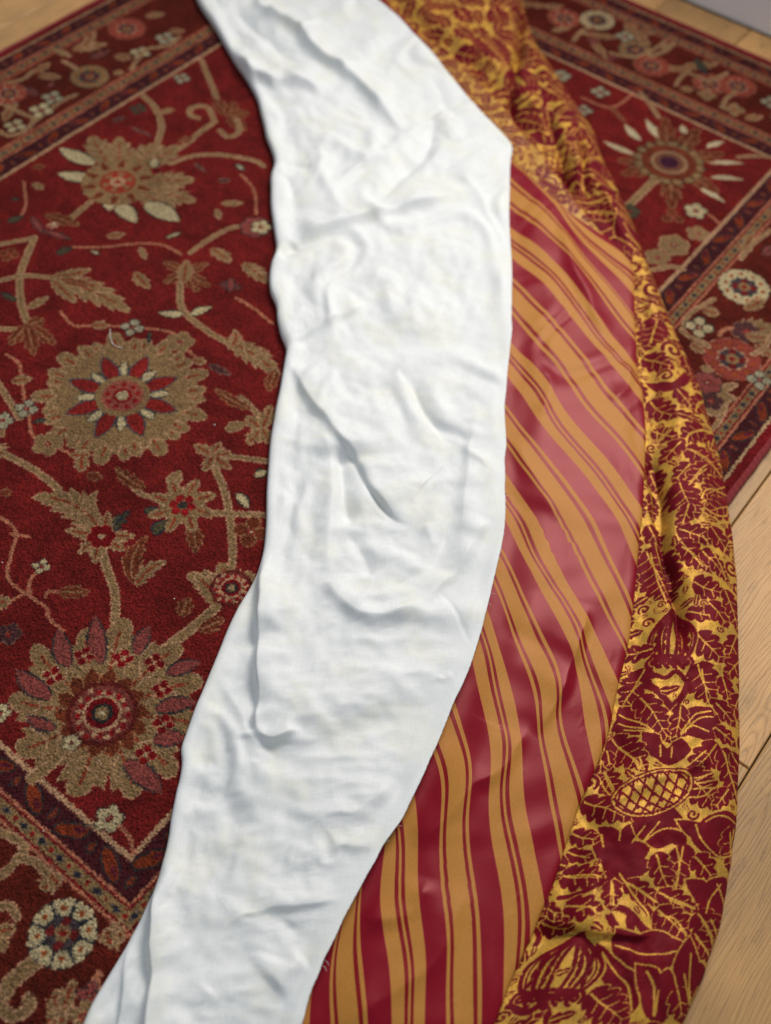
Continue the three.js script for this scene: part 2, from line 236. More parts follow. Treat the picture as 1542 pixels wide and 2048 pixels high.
// ---------------------------------------------------------------- rug
{
  const W = 2048, Hh = 1460, cw = (RUG.u1 - RUG.u0), ch = (RUG.v1 - RUG.v0), K = W / cw / 100;      // K: pixels per cm
  const c = canvas(W, Hh), g = c.getContext('2d');
  const X = (u) => (u - RUG.u0 * 100) * K, Y = (v) => (v - RUG.v0 * 100) * K;
  const COL = { field: '#5b1816', edge: '#5c1416', white: '#937858', purple: '#391619', guard: '#6f573a', border: '#4a1912', T: '#72593c', To: '#947256', b: '#58291a', bo: '#7c573c', c: '#998968', co: '#2c2926', w: '#9b8e71', wo: '#6c241d', k: '#713732', ko: '#2c2928', r: '#611013', ro: '#997253', d: '#403a29', do: '#20252c', g: '#807861', go: '#2e2c2a', x: '#402626', xo: '#6a4e42', p: '#925c45' };
  // bands of the border, from the outside inwards, by distance from the rug's edge in cm
  const bands = [[0, COL.edge], [2.3, COL.white], [2.75, COL.purple], [5.7, COL.p], [6.1, COL.edge], [6.4, COL.guard], [7.7, COL.edge], [8.0, COL.p], [8.35, COL.border], [23.0, COL.p], [23.4, COL.edge], [23.7, COL.guard], [25.1, COL.edge], [25.4, COL.p], [25.75, COL.purple], [28.9, COL.To], [29.6, COL.field]];
  for (const [d, col] of bands) { g.fillStyle = col; g.fillRect(d * K, d * K, W - 2 * d * K, Hh - 2 * d * K); }
  const ring = (d, step, fn) => { const a = d * K, b = W - d * K, t = d * K, e = Hh - d * K; const run = (x0, y0, x1, y1) => { const L = Math.hypot(x1 - x0, y1 - y0), n = Math.round(L / (step * K)); for (let i = 0; i < n; i++) { const q = (i + 0.5) / n; g.save(); g.translate(lerp(x0, x1, q), lerp(y0, y1, q)); g.rotate(Math.atan2(y1 - y0, x1 - x0)); fn(i); g.restore(); } }; run(a, t, b, t); run(b, t, b, e); run(b, e, a, e); run(a, e, a, t); };
  const blob = (x, y, rx, ry, col) => { g.fillStyle = col; g.beginPath(); g.ellipse(x, y, rx, ry, 0, 0, 7); g.fill(); };
  for (const d of [7.05, 24.4]) ring(d, 1.45, (i) => { if (i % 2) { blob(0, 0, 0.27 * K, 0.27 * K, '#6d1715'); } else { blob(0, 0, 0.36 * K, 0.36 * K, '#23222a'); blob(-0.5 * K, 0, 0.15 * K, 0.15 * K, '#3b3a40'); blob(0.5 * K, 0, 0.15 * K, 0.15 * K, '#3b3a40'); } });
  for (const d of [4.2, 27.4]) ring(d, 6.2, (i) => { g.rotate(i % 2 ? 0.55 : -0.5); blob(0, 0, 2.3 * K, 1.0 * K, '#2a2426'); blob(0, 0, 2.0 * K, 0.75 * K, '#642917'); blob(0.9 * K, 0.1 * K, 0.8 * K, 0.35 * K, '#4b1a22'); g.rotate(i % 2 ? -0.55 : 0.5); blob(3.1 * K, 0, 0.55 * K, 0.9 * K, '#2a2426'); blob(3.1 * K, 0, 0.35 * K, 0.65 * K, '#5f2a1c'); });
  g.lineJoin = g.lineCap = 'round';
  const spline = (a, n = 8) => { const p = []; for (let i = 0; i < a.length; i += 2) p.push(new THREE.Vector2(X(a[i]), Y(a[i + 1]))); return p.length < 3 ? p : new THREE.SplineCurve(p).getPoints(n * p.length); };
  const path = (p, close) => { g.beginPath(); p.forEach((q, i) => (i ? g.lineTo(q.x, q.y) : g.moveTo(q.x, q.y))); if (close) g.closePath(); };
  function vine(col, w, a) { const p = spline(a); path(p); if (col === 'p') { g.strokeStyle = COL.p; g.lineWidth = w * K; g.stroke(); return; } g.strokeStyle = COL[col + 'o']; g.lineWidth = (w * 0.8 + 0.12) * K; g.stroke(); g.strokeStyle = COL[col]; g.lineWidth = Math.max(0.4, w * 0.8 - 0.38) * K; g.stroke(); }
  function leafPath(bx, by, tx, ty, w, n, bend, shrink) {
    const dx = tx - bx, dy = ty - by, L = Math.hypot(dx, dy), ux = dx / L, uy = dy / L, nx = -uy, ny = ux, at = (q) => [bx + dx * q + nx * bend * 4 * q * (1 - q) * 0.5, by + dy * q + ny * bend * 4 * q * (1 - q) * 0.5];
    const half = (q) => Math.max(0.05, w * 0.5 * Math.pow(Math.sin(Math.PI * Math.min(1, 0.06 + q * 0.94)), 0.7) * (1 - 0.25 * q) - shrink), L1 = [], R1 = [], st = n * 6;
    for (let i = 0; i <= st; i++) { const q = i / st, tooth = (i % 6) / 6, k = half(q) * (n > 1 ? 0.66 + 0.5 * tooth : 1), f = n > 1 ? 0.35 * k * tooth : 0, [x, y] = at(q); L1.push([x + nx * k + ux * f, y + ny * k + uy * f]); R1.push([x - nx * k + ux * f, y - ny * k + uy * f]); }
    g.beginPath(); [...L1, ...R1.reverse()].forEach(([x, y], i) => (i ? g.lineTo(X(x), Y(y)) : g.moveTo(X(x), Y(y)))); g.closePath();
    return at;
  }
  function leaf(col, w, n, bend, bx, by, tx, ty) {
    leafPath(bx, by, tx, ty, w, n, bend, 0); g.fillStyle = COL[col + 'o']; g.fill();
    const at = leafPath(bx, by, tx, ty, w, n, bend, 0.24); g.fillStyle = COL[col]; g.fill();
    if (w > 2) { g.strokeStyle = col === 'T' ? '#6f2a1c' : COL[col + 'o']; g.lineWidth = 0.3 * K; g.beginPath(); for (let i = 0; i <= 8; i++) { const [x, y] = at(0.1 + i * 0.085); i ? g.lineTo(X(x), Y(y)) : g.moveTo(X(x), Y(y)); } g.stroke(); if (w > 3.5) for (const s of [-1, 1]) for (const q of [0.3, 0.5]) { const [x, y] = at(q), [x2, y2] = at(q + 0.16), L = Math.hypot(tx - bx, ty - by), nx = -(ty - by) / L, ny = (tx - bx) / L; g.lineWidth = 0.22 * K; g.strokeStyle = COL[col + 'o']; g.beginPath(); g.moveTo(X(x), Y(y)); g.lineTo(X(x2 + nx * s * w * 0.26), Y(y2 + ny * s * w * 0.26)); g.stroke(); } }
  }
  function petal(col, w, bx, by, tx, ty) { leafPath(bx, by, tx, ty, w + 0.35, 1, 0.4, 0); g.fillStyle = COL[col + 'o']; g.fill(); leafPath(bx, by, tx, ty, w, 1, 0.4, 0.12); g.fillStyle = COL[col]; g.fill(); }
  function flower(col, r, n, x, y) { for (const [k, cc] of [[1, COL[col + 'o']], [0.84, COL[col]]]) for (let i = 0; i < n; i++) { const t = (i + 0.3) / n * 6.283; blob(X(x + Math.cos(t) * r * 0.6), Y(y + Math.sin(t) * r * 0.6), r * 0.45 * k * K, r * 0.45 * k * K, cc); } blob(X(x), Y(y), r * 0.22 * K, r * 0.22 * K, col === 'r' ? COL.To : '#6e1a18'); blob(X(x), Y(y), r * 0.09 * K, r * 0.09 * K, COL.g); }
  function shape(col, a) { path(spline([...a, a[0], a[1]], 4), true); g.fillStyle = COL[col]; g.fill(); g.strokeStyle = COL[col + 'o']; g.lineWidth = 0.35 * K; g.stroke(); }
  function rosette(kind, r, n, x, y) {
    const disc = (rr, col) => blob(X(x), Y(y), rr * K, rr * K, col), polar = (rr, t) => [x + rr * Math.cos(t), y + rr * Math.sin(t)];
    if (kind === 'great') {
      for (let i = 0; i < n; i++) { const t = (i / n) * 6.283 + 0.2; for (const o of [-0.24, 0.24, 0]) leaf('T', o ? 4.6 : 5.4, 3, o * 4, ...polar(r * 0.5, t + o * 0.6), ...polar(r * (o ? 0.98 + 0.08 * hash(i, 3) : 1.12), t + o * 1.1)); }
      disc(r * 0.8, COL.T); for (let i = 0; i < 8; i++) { const t = (i / 8) * 6.283 + 0.35; petal('c', 1.8, ...polar(r * 0.34, t + 0.39), ...polar(r * 0.58, t + 0.39)); leafPath(...polar(r * 0.24, t), ...polar(r * 0.74, t), 3.1, 1, 0, 0); g.fillStyle = '#3a3b40'; g.fill(); leafPath(...polar(r * 0.28, t), ...polar(r * 0.71, t), 2.5, 1, 0, 0); g.fillStyle = '#6c1d1a'; g.fill(); }
      disc(r * 0.34, COL.T); disc(r * 0.26, '#7c4236'); for (let i = 0; i < 9; i++) blob(X(x + 2.2 * Math.cos(i * 0.7)), Y(y + 2.2 * Math.sin(i * 0.7)), 0.4 * K, 0.4 * K, '#701517'); disc(r * 0.12, '#701517'); disc(r * 0.08, COL.c);
    } else if (kind === 'sun') { for (let i = 0; i < n; i++) { const t = i / n * 6.283 + 0.3; leaf('T', r * 0.62, 2, 0.3, ...polar(r * 0.2, t), ...polar(r * 1.05, t)); } disc(r * 0.5, COL.T); for (let i = 0; i < 6; i++) { const q = polar(r * 0.27, i * 1.047); blob(X(q[0]), Y(q[1]), r * 0.13 * K, r * 0.13 * K, '#701517'); } disc(r * 0.13, COL.co); }
    else if (kind === 'pink') { disc(r, '#4a1a16'); disc(r * 0.86, '#64302a'); for (let i = 0; i < 26; i++) { const t = i * 0.2417, q = r * (0.62 + 0.18 * hash(i, 5)); blob(X(x + q * Math.cos(t)), Y(y + q * Math.sin(t)), 0.32 * K, 0.32 * K, i % 2 ? COL.To : '#6f1416'); } disc(r * 0.56, COL.To); disc(r * 0.46, '#5d1014'); disc(r * 0.3, '#262424'); disc(r * 0.2, COL.T); disc(r * 0.09, COL.c); }
    else if (kind === 'ochre') { disc(r, COL.T); for (let i = 0; i < n; i++) { const t = i / n * 6.283; petal('b', 1.6, ...polar(r * 0.5, t), ...polar(r * 1.0, t)); } disc(r * 0.62, COL.T); disc(r * 0.5, '#7b3422'); disc(r * 0.4, COL.T); for (let i = 0; i < 6; i++) blob(X(x + r * 0.3 * Math.cos(i * 1.047)), Y(y + r * 0.3 * Math.sin(i * 1.047)), 0.7 * K, 0.7 * K, '#7c2b20'); disc(r * 0.2, COL.To); disc(r * 0.08, '#6e1a18'); }
    else if (kind === 'ring') { for (let i = 0; i < 16; i++) { const t = i * 0.3927; blob(X(x + r * Math.cos(t)), Y(y + r * Math.sin(t)), 1.0 * K, 1.0 * K, COL.d); blob(X(x + r * Math.cos(t)), Y(y + r * Math.sin(t)), 0.8 * K, 0.8 * K, COL.T); } disc(r * 0.9, '#5e2a1c'); disc(r * 0.62, '#7f6046'); disc(r * 0.48, '#5e3a2c'); disc(r * 0.3, '#3c1a2c'); }
    else {
      const col = { border: COL.c, cream: COL.c, tan: COL.T, pinkb: '#74332a' }[kind], out = kind === 'pinkb' ? COL.To : '#26272a';
      disc(r, out); for (let i = 0; i < n; i++) { const t = i / n * 6.283; const [px, py] = polar(r * 0.72, t); blob(X(px), Y(py), r * 0.235 * K, r * 0.235 * K, col); for (const s of [-1, 1]) { const [qx, qy] = polar(r * 0.86, t + s * 0.2); blob(X(qx), Y(qy), r * 0.15 * K, r * 0.15 * K, col); } blob(X(px), Y(py), r * 0.08 * K, r * 0.08 * K, '#7c3a1c'); }
      disc(r * 0.46, '#3b3032'); for (let i = 0; i < 4; i++) { const [px, py] = polar(r * 0.34, i * 1.571 + 0.5); blob(X(px), Y(py), r * 0.16 * K, r * 0.13 * K, '#5a1a1a'); } disc(r * 0.24, COL.T); disc(r * 0.1, '#6e1a18');
    }
  }
  // far stretches of the border and field that only peep out: the same motifs, spaced as on the near side
  for (let i = 0; i < 9; i++) { const v = 30 + i * 17; rosette(i % 2 ? 'tan' : 'pinkb', 3.4, 8, 197.5, v); if (v > 60 && v < 150) leaf('T', 2.4, 3, 0.5, 199, v + 5, 195, v + 12); }
  for (let i = 0; i < 6; i++) { const v = 60 + i * 18; rosette('border', 4.4, 8, 6.5, v); leaf('T', 3, 4, 1, 5, v + 6, 9, v + 13); } for (let i = 0; i < 9; i++) { const u = 40 + i * 18; if (u < 100 || u > 170) { rosette(i % 2 ? 'tan' : 'pinkb', 3.6, 8, u, 157); leaf('T', 2.6, 3, 0.6, u + 5, 155, u + 12, 159); } if (u > 22 && u < 120) { rosette(i % 2 ? 'cream' : 'pinkb', 4, 9, u, 29); leaf('T', 2.8, 3, 0.6, u + 6, 27, u + 12, 31); } }
  for (let i = 0; i < 5; i++) { const u = 28 + i * 13, v = 118 - 2 * (i % 2); if (u < 62) { vine('T', 1.2, [u, v - 18, u + 3, v - 6, u - 2, v + 4, u + 2, v + 14]); leaf('T', 4, 5, 1, u, v, u + 9, v + 7); leaf('T', 3, 4, -1, u, v - 6, u - 8, v - 1); flower('T', 2.2, 6, u + 4, v + 16); } }
vine('T',1.4,[81.4,127.5,76.2,124.2,73.0,121.5,69.6,117.3,67.4,113.2]);
vine('T',1.1,[70.0,125.2,71.1,124.0,74.2,122.0,76.9,118.3]);
vine('T',1.1,[75.4,131.5,76.8,130.5,81.4,127.5]);
vine('T',1.3,[88.2,126.7,93.7,127.4]);
vine('T',1.3,[121.0,142.7,119.8,138.2,116.7,133.4,112.4,130.3]);
vine('T',1.1,[110.0,124.6,113.7,123.4,117.3,120.2,120.2,114.6,120.2,112.0]);
vine('T',1.2,[136.5,142.2,133.1,137.1,129.5,131.7]);
vine('T',1.2,[123.9,127.1,119.8,126.9,116.5,126.5,111.8,126.4]);
vine('T',1.1,[95.5,106.1,99.7,106.0,103.9,105.3,107.0,103.2]);
vine('T',1.3,[89.1,102.3,85.4,98.4,84.5,95.2,84.2,91.4,84.4,87.5]);
vine('T',1.1,[62.9,117.1,64.0,115.8,66.6,112.6]);
vine('T',1.3,[48.2,96.8,48.9,92.3,49.0,88.5,48.7,86.2]);
vine('T',1.4,[47.0,76.2,44.5,72.9,42.1,68.6,39.1,65.5]);
vine('T',1.3,[65.3,72.8,63.4,69.2,60.7,65.7,57.4,62.1,54.6,59.7]);
vine('T',1.2,[58.8,68.5,61.1,65.3,64.3,61.1]);
vine('T',1.1,[67.9,73.0,71.3,67.2]);
vine('T',1.7,[48.7,57.0,44.9,57.2,40.0,57.9]);
vine('T',1.1,[55.8,79.3,55.5,77.1,56.8,74.3]);
vine('T',1.1,[77.5,78.7,76.9,75.9,76.1,73.3]);
vine('T',2.0,[24.1,57.5,21.3,57.4,18.5,57.7]);
vine('T',2.2,[5.2,42.1,3.6,42.4,1.7,42.5,0.4,42.2]);
vine('T',1.5,[0.5,42.3,-0.3,41.3,-0.1,40.0,0.9,39.3,1.8,39.3,1.9,40.0]);
vine('T',1.5,[0.5,42.3,0.1,43.3,-0.9,43.6]);
vine('p',0.5,[40.6,88.8,40.6,85.7,37.8,83.3,34.9,80.7,34.8,76.6,35.0,73.6,34.2,72.3,34.0,69.5]);
vine('p',0.5,[61.1,111.1,61.0,108.1,58.7,104.8,56.2,101.3,55.1,99.3,53.3,96.9,52.8,94.7,53.1,93.5]);
vine('p',0.5,[72.5,111.7,71.8,108.0,74.1,105.3,77.2,101.3,80.3,96.1,80.1,93.4]);
vine('p',0.5,[80.1,93.4,79.1,90.1,78.9,87.8]);
vine('p',0.5,[83.9,121.3,87.0,117.8,91.5,114.0,93.9,110.6,94.2,106.9]);
vine('p',0.5,[89.9,139.7,86.3,135.1,83.2,133.0]);
vine('p',0.5,[92.5,93.4,92.6,89.6,92.0,85.3]);
vine('p',0.5,[115.9,113.4,114.1,108.8,109.7,104.4]);
vine('p',0.5,[39.9,85.6,41.0,83.5]);
vine('p',0.5,[53.9,91.2,54.2,89.2]);
vine('p',0.5,[35.4,76.8,33.0,77.8,31.0,78.4]);
vine('p',0.5,[35.2,77.0,36.4,78.3,37.8,78.5]);
vine('p',0.5,[20.5,47.6,19.9,48.7]);
vine('p',0.5,[20.7,46.0,20.6,44.2,19.5,42.4]);
vine('p',0.5,[35.9,74.8,36.8,75.1,37.9,73.8]);
vine('p',0.5,[162.1,46.2,161.6,44.4,160.9,42.5]);
vine('p',0.5,[184.5,73.8,177.3,74.6,176.2,80.5]);
vine('T',1.2,[142.0,46.4,143.8,45.0,145.4,44.0,146.4,41.9]);
vine('T',1.8,[153.7,57.3,158.6,57.3,165.8,57.4]);
vine('T',1.1,[185.3,72.8,183.4,69.5,180.8,66.2]);
vine('T',1.0,[180.1,48.9,182.6,46.5,185.0,42.7]);
vine('b',0.9,[177.3,74.6,175.4,70.6]);
leaf('T',6.0,4,0.9,29.5,61.1,30.3,70.8);
leaf('T',6.0,4,0.9,31.1,60.2,36.1,67.6);
leaf('T',7.8,4,0.9,32.2,59.4,40.3,64.8);
leaf('T',7.2,4,0.9,32.7,57.2,42.0,56.6);
leaf('T',7.2,4,0.9,32.2,55.7,40.1,51.1);
leaf('T',7.2,4,0.9,31.0,54.5,35.6,46.9);
leaf('T',6.6,4,0.9,29.1,53.9,28.9,45.1);
leaf('T',6.6,4,0.9,27.7,54.4,24.0,46.9);
leaf('T',7.8,4,0.9,26.5,56.1,19.8,52.5);
leaf('T',7.8,4,0.9,26.4,58.7,19.5,61.8);
leaf('T',6.6,4,0.9,27.6,60.3,23.6,67.6);
petal('b',2.6,31.1,55.1,32.8,53.1);
petal('b',2.6,30.0,54.3,30.6,51.7);
petal('b',2.6,28.6,54.2,28.2,51.5);
petal('b',2.6,27.4,54.7,26.0,52.5);
petal('b',2.6,26.6,55.7,24.5,54.4);
petal('b',2.6,26.2,57.1,23.9,56.9);
petal('b',2.6,26.5,58.6,24.3,59.5);
petal('b',2.6,27.2,59.9,25.6,61.9);
petal('b',2.6,28.4,60.7,27.7,63.3);
petal('b',2.6,29.8,60.9,30.2,63.7);
petal('b',2.6,31.0,60.4,32.5,62.8);
petal('b',2.6,31.9,59.3,34.1,60.8);
petal('b',2.6,32.2,57.9,34.7,58.1);
petal('b',2.6,32.0,56.4,34.3,55.4);
petal('k',2.6,30.9,65.2,33.8,70.1);
petal('k',2.6,33.8,62.5,38.1,68.0);
petal('k',2.2,37.4,60.1,41.5,61.6);
petal('k',2.2,37.9,55.2,41.7,53.0);
petal('k',2.4,33.6,52.9,37.4,49.7);
petal('k',2.6,30.6,50.3,33.2,47.4);
petal('k',2.8,26.6,51.0,26.4,44.8);
petal('k',2.6,26.7,63.7,26.6,69.9);
petal('k',1.8,24.3,60.3,23.3,64.2);
flower('r',1.3,4,28.9,65.7);
flower('r',1.3,4,33.2,64.8);
flower('r',1.3,4,36.0,60.9);
flower('r',1.3,4,38.0,57.5);
flower('r',1.3,4,36.0,54.2);
flower('r',1.3,4,32.8,50.8);
flower('r',1.3,4,28.7,49.7);
rosette('pink',4.3,12,29.2,57.5);
flower('c',1.1,5,24.3,57.5);
rosette('great',11.8,9,66.5,92.1);
leaf('T',5.8,4,0.0,102.7,132.7,106.1,140.4);
leaf('T',5.2,4,0.0,103.9,131.2,109.3,136.5);
leaf('T',6.9,4,0.0,105.2,128.7,112.5,130.2);
leaf('T',5.8,4,0.0,106.0,127.5,114.7,127.0);
leaf('T',5.8,4,0.0,104.0,124.1,109.4,118.4);
leaf('T',5.2,4,0.0,102.4,122.3,105.4,114.2);
leaf('T',5.8,4,0.0,100.9,122.9,101.6,115.6);
petal('c',3.4,101.2,134.4,100.1,142.1);
petal('c',3.2,98.3,131.7,95.1,137.1);
petal('c',2.2,96.8,129.7,94.4,129.9);
petal('c',3.4,96.2,123.9,95.0,117.9);
petal('c',4.2,99.4,120.3,99.9,112.7);
petal('c',2.5,95.9,125.7,94.1,123.4);
petal('c',2.0,107.4,126.0,109.4,127.5);
rosette('ochre',6.2,10,100.4,127.8);
leaf('T',5.5,6,1.5,76.9,118.3,79.4,103.5);
leaf('T',3.0,4,-1.0,77.4,118.4,82.3,115.3);
leaf('T',3.0,4,0.0,76.6,118.0,75.4,111.3);
leaf('b',2.2,3,0.0,77.4,117.1,80.1,111.4);
leaf('b',3.0,4,0.0,67.3,113.4,62.6,112.1);
leaf('b',3.0,4,0.0,67.3,113.4,69.8,112.2);
leaf('b',3.0,4,0.0,67.3,113.4,67.2,106.9);
leaf('b',3.0,4,0.0,67.3,113.4,63.6,107.7);
leaf('T',2.0,3,0.0,69.6,116.0,73.7,115.6);
leaf('d',1.6,3,0.0,69.7,118.4,69.3,121.9);
leaf('T',4.6,6,1.0,84.8,88.5,84.4,77.1);
leaf('T',2.2,3,-1.0,84.2,86.7,87.1,89.0);
leaf('b',2.6,4,0.0,84.9,78.4,80.9,76.4);
leaf('T',2.0,3,0.0,83.6,81.8,87.2,81.9);
leaf('T',5.6,6,-3.5,47.6,76.9,45.7,88.2);
leaf('T',2.0,3,0.0,48.4,81.4,52.0,82.2);
leaf('T',2.6,4,0.0,47.2,76.4,44.8,80.7);
leaf('T',2.6,4,0.0,47.2,76.4,43.3,76.7);
leaf('T',2.6,4,0.0,47.2,76.4,43.4,73.9);
leaf('T',2.6,4,0.0,47.2,76.4,47.5,72.3);
leaf('T',2.6,4,0.0,47.2,76.4,50.0,72.9);
leaf('d',2.6,4,0.0,47.2,76.4,52.4,76.4);
leaf('T',2.6,4,0.0,47.2,76.4,50.6,78.5);
flower('r',2.0,6,47.1,76.3);
leaf('b',2.4,4,0.8,76.7,76.1,76.3,83.0);
leaf('b',2.6,4,0.6,56.4,77.6,56.5,83.2);
leaf('b',3.4,4,2.2,44.6,67.6,51.1,71.7);
leaf('T',2.6,4,1.4,44.5,67.2,49.9,66.8);
leaf('b',2.6,3,0.0,37.6,74.2,40.0,71.0);
leaf('b',2.6,3,0.0,44.8,59.5,47.6,60.8);
leaf('b',2.8,3,0.0,44.8,56.4,48.1,55.1);
petal('T',2.2,58.9,74.9,62.0,76.0);
leaf('b',2.8,4,0.8,56.0,68.6,52.9,64.8);
petal('d',1.8,51.7,71.2,54.6,71.5);
petal('T',2.0,71.3,76.1,74.3,74.7);
petal('c',1.6,64.0,67.4,63.0,64.4);
petal('c',1.6,67.8,67.4,69.7,66.5);
petal('d',1.4,53.8,75.0,54.7,72.9);
leaf('T',3.0,3,0.8,98.3,104.2,97.8,99.5);
leaf('T',3.6,4,0.6,99.2,97.9,98.2,91.9);
petal('c',1.8,84.5,97.1,82.2,100.3);
petal('c',1.8,85.1,96.1,88.6,94.8);
leaf('b',2.0,3,0.0,52.9,85.4,54.0,83.1);
leaf('T',4.5,4,0.0,51.9,56.9,50.0,63.4);
leaf('T',4.5,4,0.0,51.9,56.9,54.1,61.3);
leaf('T',4.5,4,0.0,51.9,56.9,55.7,57.0);
leaf('T',4.5,4,0.0,51.9,56.9,52.8,53.4);
leaf('T',3.4,4,-1.0,48.9,57.2,50.6,62.6);
rosette('pink',2.8,9,52.1,57.5);
leaf('b',3.4,4,0.0,126.8,126.3,129.1,132.1);
leaf('b',3.4,4,0.0,126.8,126.3,130.8,128.6);
leaf('b',3.4,4,0.0,126.8,126.3,130.1,124.3);
leaf('b',3.4,4,0.0,126.8,126.3,125.6,121.2);
vine('T',1.2,[123.9,127.1,126.2,131.1,124.4,133.1,122.5,131.9,122.7,130.1]);
vine('T',1.2,[126.9,124.6,124.9,121.9,122.3,122.1,122.6,124.5]);
leaf('b',2.6,3,0.0,91.5,103.4,91.1,107.9);
leaf('b',2.6,3,0.0,91.5,103.4,95.6,102.1);
leaf('b',2.6,3,0.0,91.5,103.4,91.7,98.1);
leaf('b',2.6,3,0.0,91.5,103.4,87.4,104.3);
leaf('b',2.6,3,0.0,91.5,103.4,89.5,98.7);
leaf('T',3.2,4,0.0,89.5,101.9,93.9,105.3);
flower('k',2.6,7,107.2,102.3);
flower('c',1.8,5,107.8,101.6);
rosette('sun',4.6,8,57.7,71.6);
leaf('T',2.4,3,0.0,66.7,74.3,66.6,77.8);
leaf('T',2.4,3,0.0,66.7,74.3,69.2,75.3);
leaf('T',2.4,3,0.0,66.7,74.3,68.9,72.8);
leaf('T',2.4,3,0.0,66.7,74.3,66.6,70.7);
leaf('T',2.4,3,0.0,66.7,74.3,63.9,73.4);
leaf('T',3.0,3,0.0,75.0,72.3,75.1,75.7);
leaf('T',3.0,3,0.0,75.0,72.3,79.1,74.4);
leaf('T',3.0,3,0.0,75.0,72.3,71.4,72.1);
leaf('T',3.0,3,0.0,75.0,72.3,73.6,69.6);
leaf('T',3.0,4,0.0,49.3,100.4,51.3,100.3);
leaf('T',4.0,4,0.0,47.6,99.2,48.2,96.3);
leaf('b',2.0,3,0.0,43.2,91.7,44.6,91.1);
leaf('T',2.6,4,0.0,31.1,79.3,32.8,77.6);
flower('T',2.2,5,53.3,93.5);
flower('g',1.7,4,55.8,100.7);
flower('g',1.8,4,77.3,101.0);
flower('T',2.2,5,79.8,93.3);
flower('c',1.2,4,38.8,78.8);
flower('c',1.7,5,20.6,47.4);
flower('b',1.6,4,76.1,127.6);
flower('g',1.6,5,52.1,101.6);
flower('c',1.3,5,21.6,66.8);
flower('g',1.9,4,180.2,78.8);
flower('c',2.1,5,161.2,47.6);
flower('T',2.7,6,150.6,46.1);
flower('T',2.0,5,156.0,44.4);
flower('T',2.2,5,146.0,46.7);
flower('g',2.0,5,179.6,87.4);
flower('g',1.7,4,173.0,78.1);
flower('d',1.8,5,153.2,56.3);
flower('b',2.0,3,156.9,49.9);
flower('g',1.6,4,129.7,140.9);
flower('d',1.6,4,117.4,140.0);
flower('x',1.6,5,29.4,74.3);
flower('b',2.4,4,60.4,61.5);
leaf('T',2.6,3,0.0,58.0,106.3,60.3,104.5);
leaf('T',2.4,3,0.0,73.6,106.0,75.3,104.0);
leaf('T',2.4,3,0.0,54.0,89.5,55.8,87.3);
leaf('T',2.6,3,0.0,54.9,88.3,52.8,86.1);
leaf('T',2.2,3,0.0,78.3,89.2,79.3,87.4);
leaf('x',1.8,3,0.0,79.2,86.9,79.7,82.7);
leaf('d',1.2,3,0.0,54.7,98.0,56.3,97.0);
leaf('d',1.0,3,0.0,78.5,98.4,76.6,96.8);
leaf('T',2.2,3,0.0,89.4,119.1,91.7,117.2);
leaf('c',1.3,3,0.0,85.3,118.5,85.6,116.7);
leaf('T',2.0,3,0.0,107.9,110.7,110.4,107.9);
leaf('T',1.6,3,0.0,106.3,110.4,104.6,108.0);
leaf('T',1.6,3,0.0,91.1,113.2,89.5,110.3);
leaf('c',1.5,3,0.0,95.4,111.6,98.1,110.6);
leaf('d',2.0,3,0.0,81.0,122.0,83.9,121.3);
leaf('T',2.8,3,0.0,86.2,109.5,85.0,105.1);
leaf('k',2.6,3,0.0,93.3,97.6,94.6,94.1);
leaf('k',2.0,3,0.0,95.3,97.1,92.9,94.9);
leaf('T',2.0,3,0.0,90.6,138.2,90.8,135.7);
leaf('b',1.8,3,0.0,93.5,141.5,95.0,139.9);
leaf('d',1.3,3,0.0,85.5,137.8,86.4,136.7);
leaf('d',2.0,3,0.0,81.2,133.9,83.9,132.9);
leaf('T',2.0,3,0.0,119.2,136.3,121.8,135.2);
leaf('x',1.0,3,0.0,112.7,121.5,112.3,118.2);
leaf('x',1.6,3,0.0,111.8,115.1,113.6,113.8);
leaf('g',1.5,3,0.0,117.5,116.1,117.1,113.6);
leaf('b',2.4,3,0.0,115.3,127.9,117.7,126.7);
leaf('k',1.6,3,0.0,84.7,132.0,83.0,127.1);
leaf('k',1.8,3,0.0,83.6,127.8,85.0,122.8);
leaf('w',2.2,3,0.0,84.4,128.2,86.8,126.9);
leaf('b',3.0,3,0.0,86.5,130.6,88.4,124.3);
leaf('x',1.0,3,0.0,112.7,137.1,113.4,132.4);
leaf('x',1.4,3,0.0,111.6,140.7,114.3,140.1);
petal('w',1.9,167.8,64.0,167.4,70.5);
petal('w',2.2,172.2,65.2,174.6,70.0);
petal('w',2.2,175.2,62.7,178.8,67.8);
petal('w',2.0,179.7,59.7,181.8,61.6);
petal('w',1.8,178.9,54.8,182.7,53.0);
petal('w',1.6,175.0,52.4,179.2,47.1);
petal('w',1.7,171.5,50.0,174.7,45.1);
petal('w',1.9,167.5,50.6,166.7,44.7);
leaf('b',5.0,4,0.0,170.1,57.9,160.9,62.7);
leaf('b',5.0,4,0.0,170.1,57.9,183.2,58.7);
leaf('b',5.0,4,0.0,170.1,57.9,181.8,65.4);
leaf('b',5.0,4,0.0,170.1,57.9,179.5,51.4);
leaf('b',5.0,4,0.0,170.1,57.9,168.4,46.7);
leaf('b',5.0,4,0.0,170.1,57.9,158.6,50.9);
leaf('b',5.0,4,0.0,170.1,57.9,165.0,62.8);
leaf('b',5.0,4,0.0,170.1,57.9,164.1,65.4);
rosette('ring',5.6,10,170.1,57.9);
rosette('border',3.7,8,8.7,42.1);
rosette('tan',3.6,9,118.5,153.8);
rosette('pinkb',3.6,9,134.5,160.3);
rosette('cream',3.6,9,201.6,92.5);
rosette('pinkb',3.6,9,194.9,75.8);
rosette('pinkb',3.6,9,200.6,59.5);
rosette('cream',4.3,10,149.2,32.0);
rosette('pinkb',4.6,10,133.1,25.9);
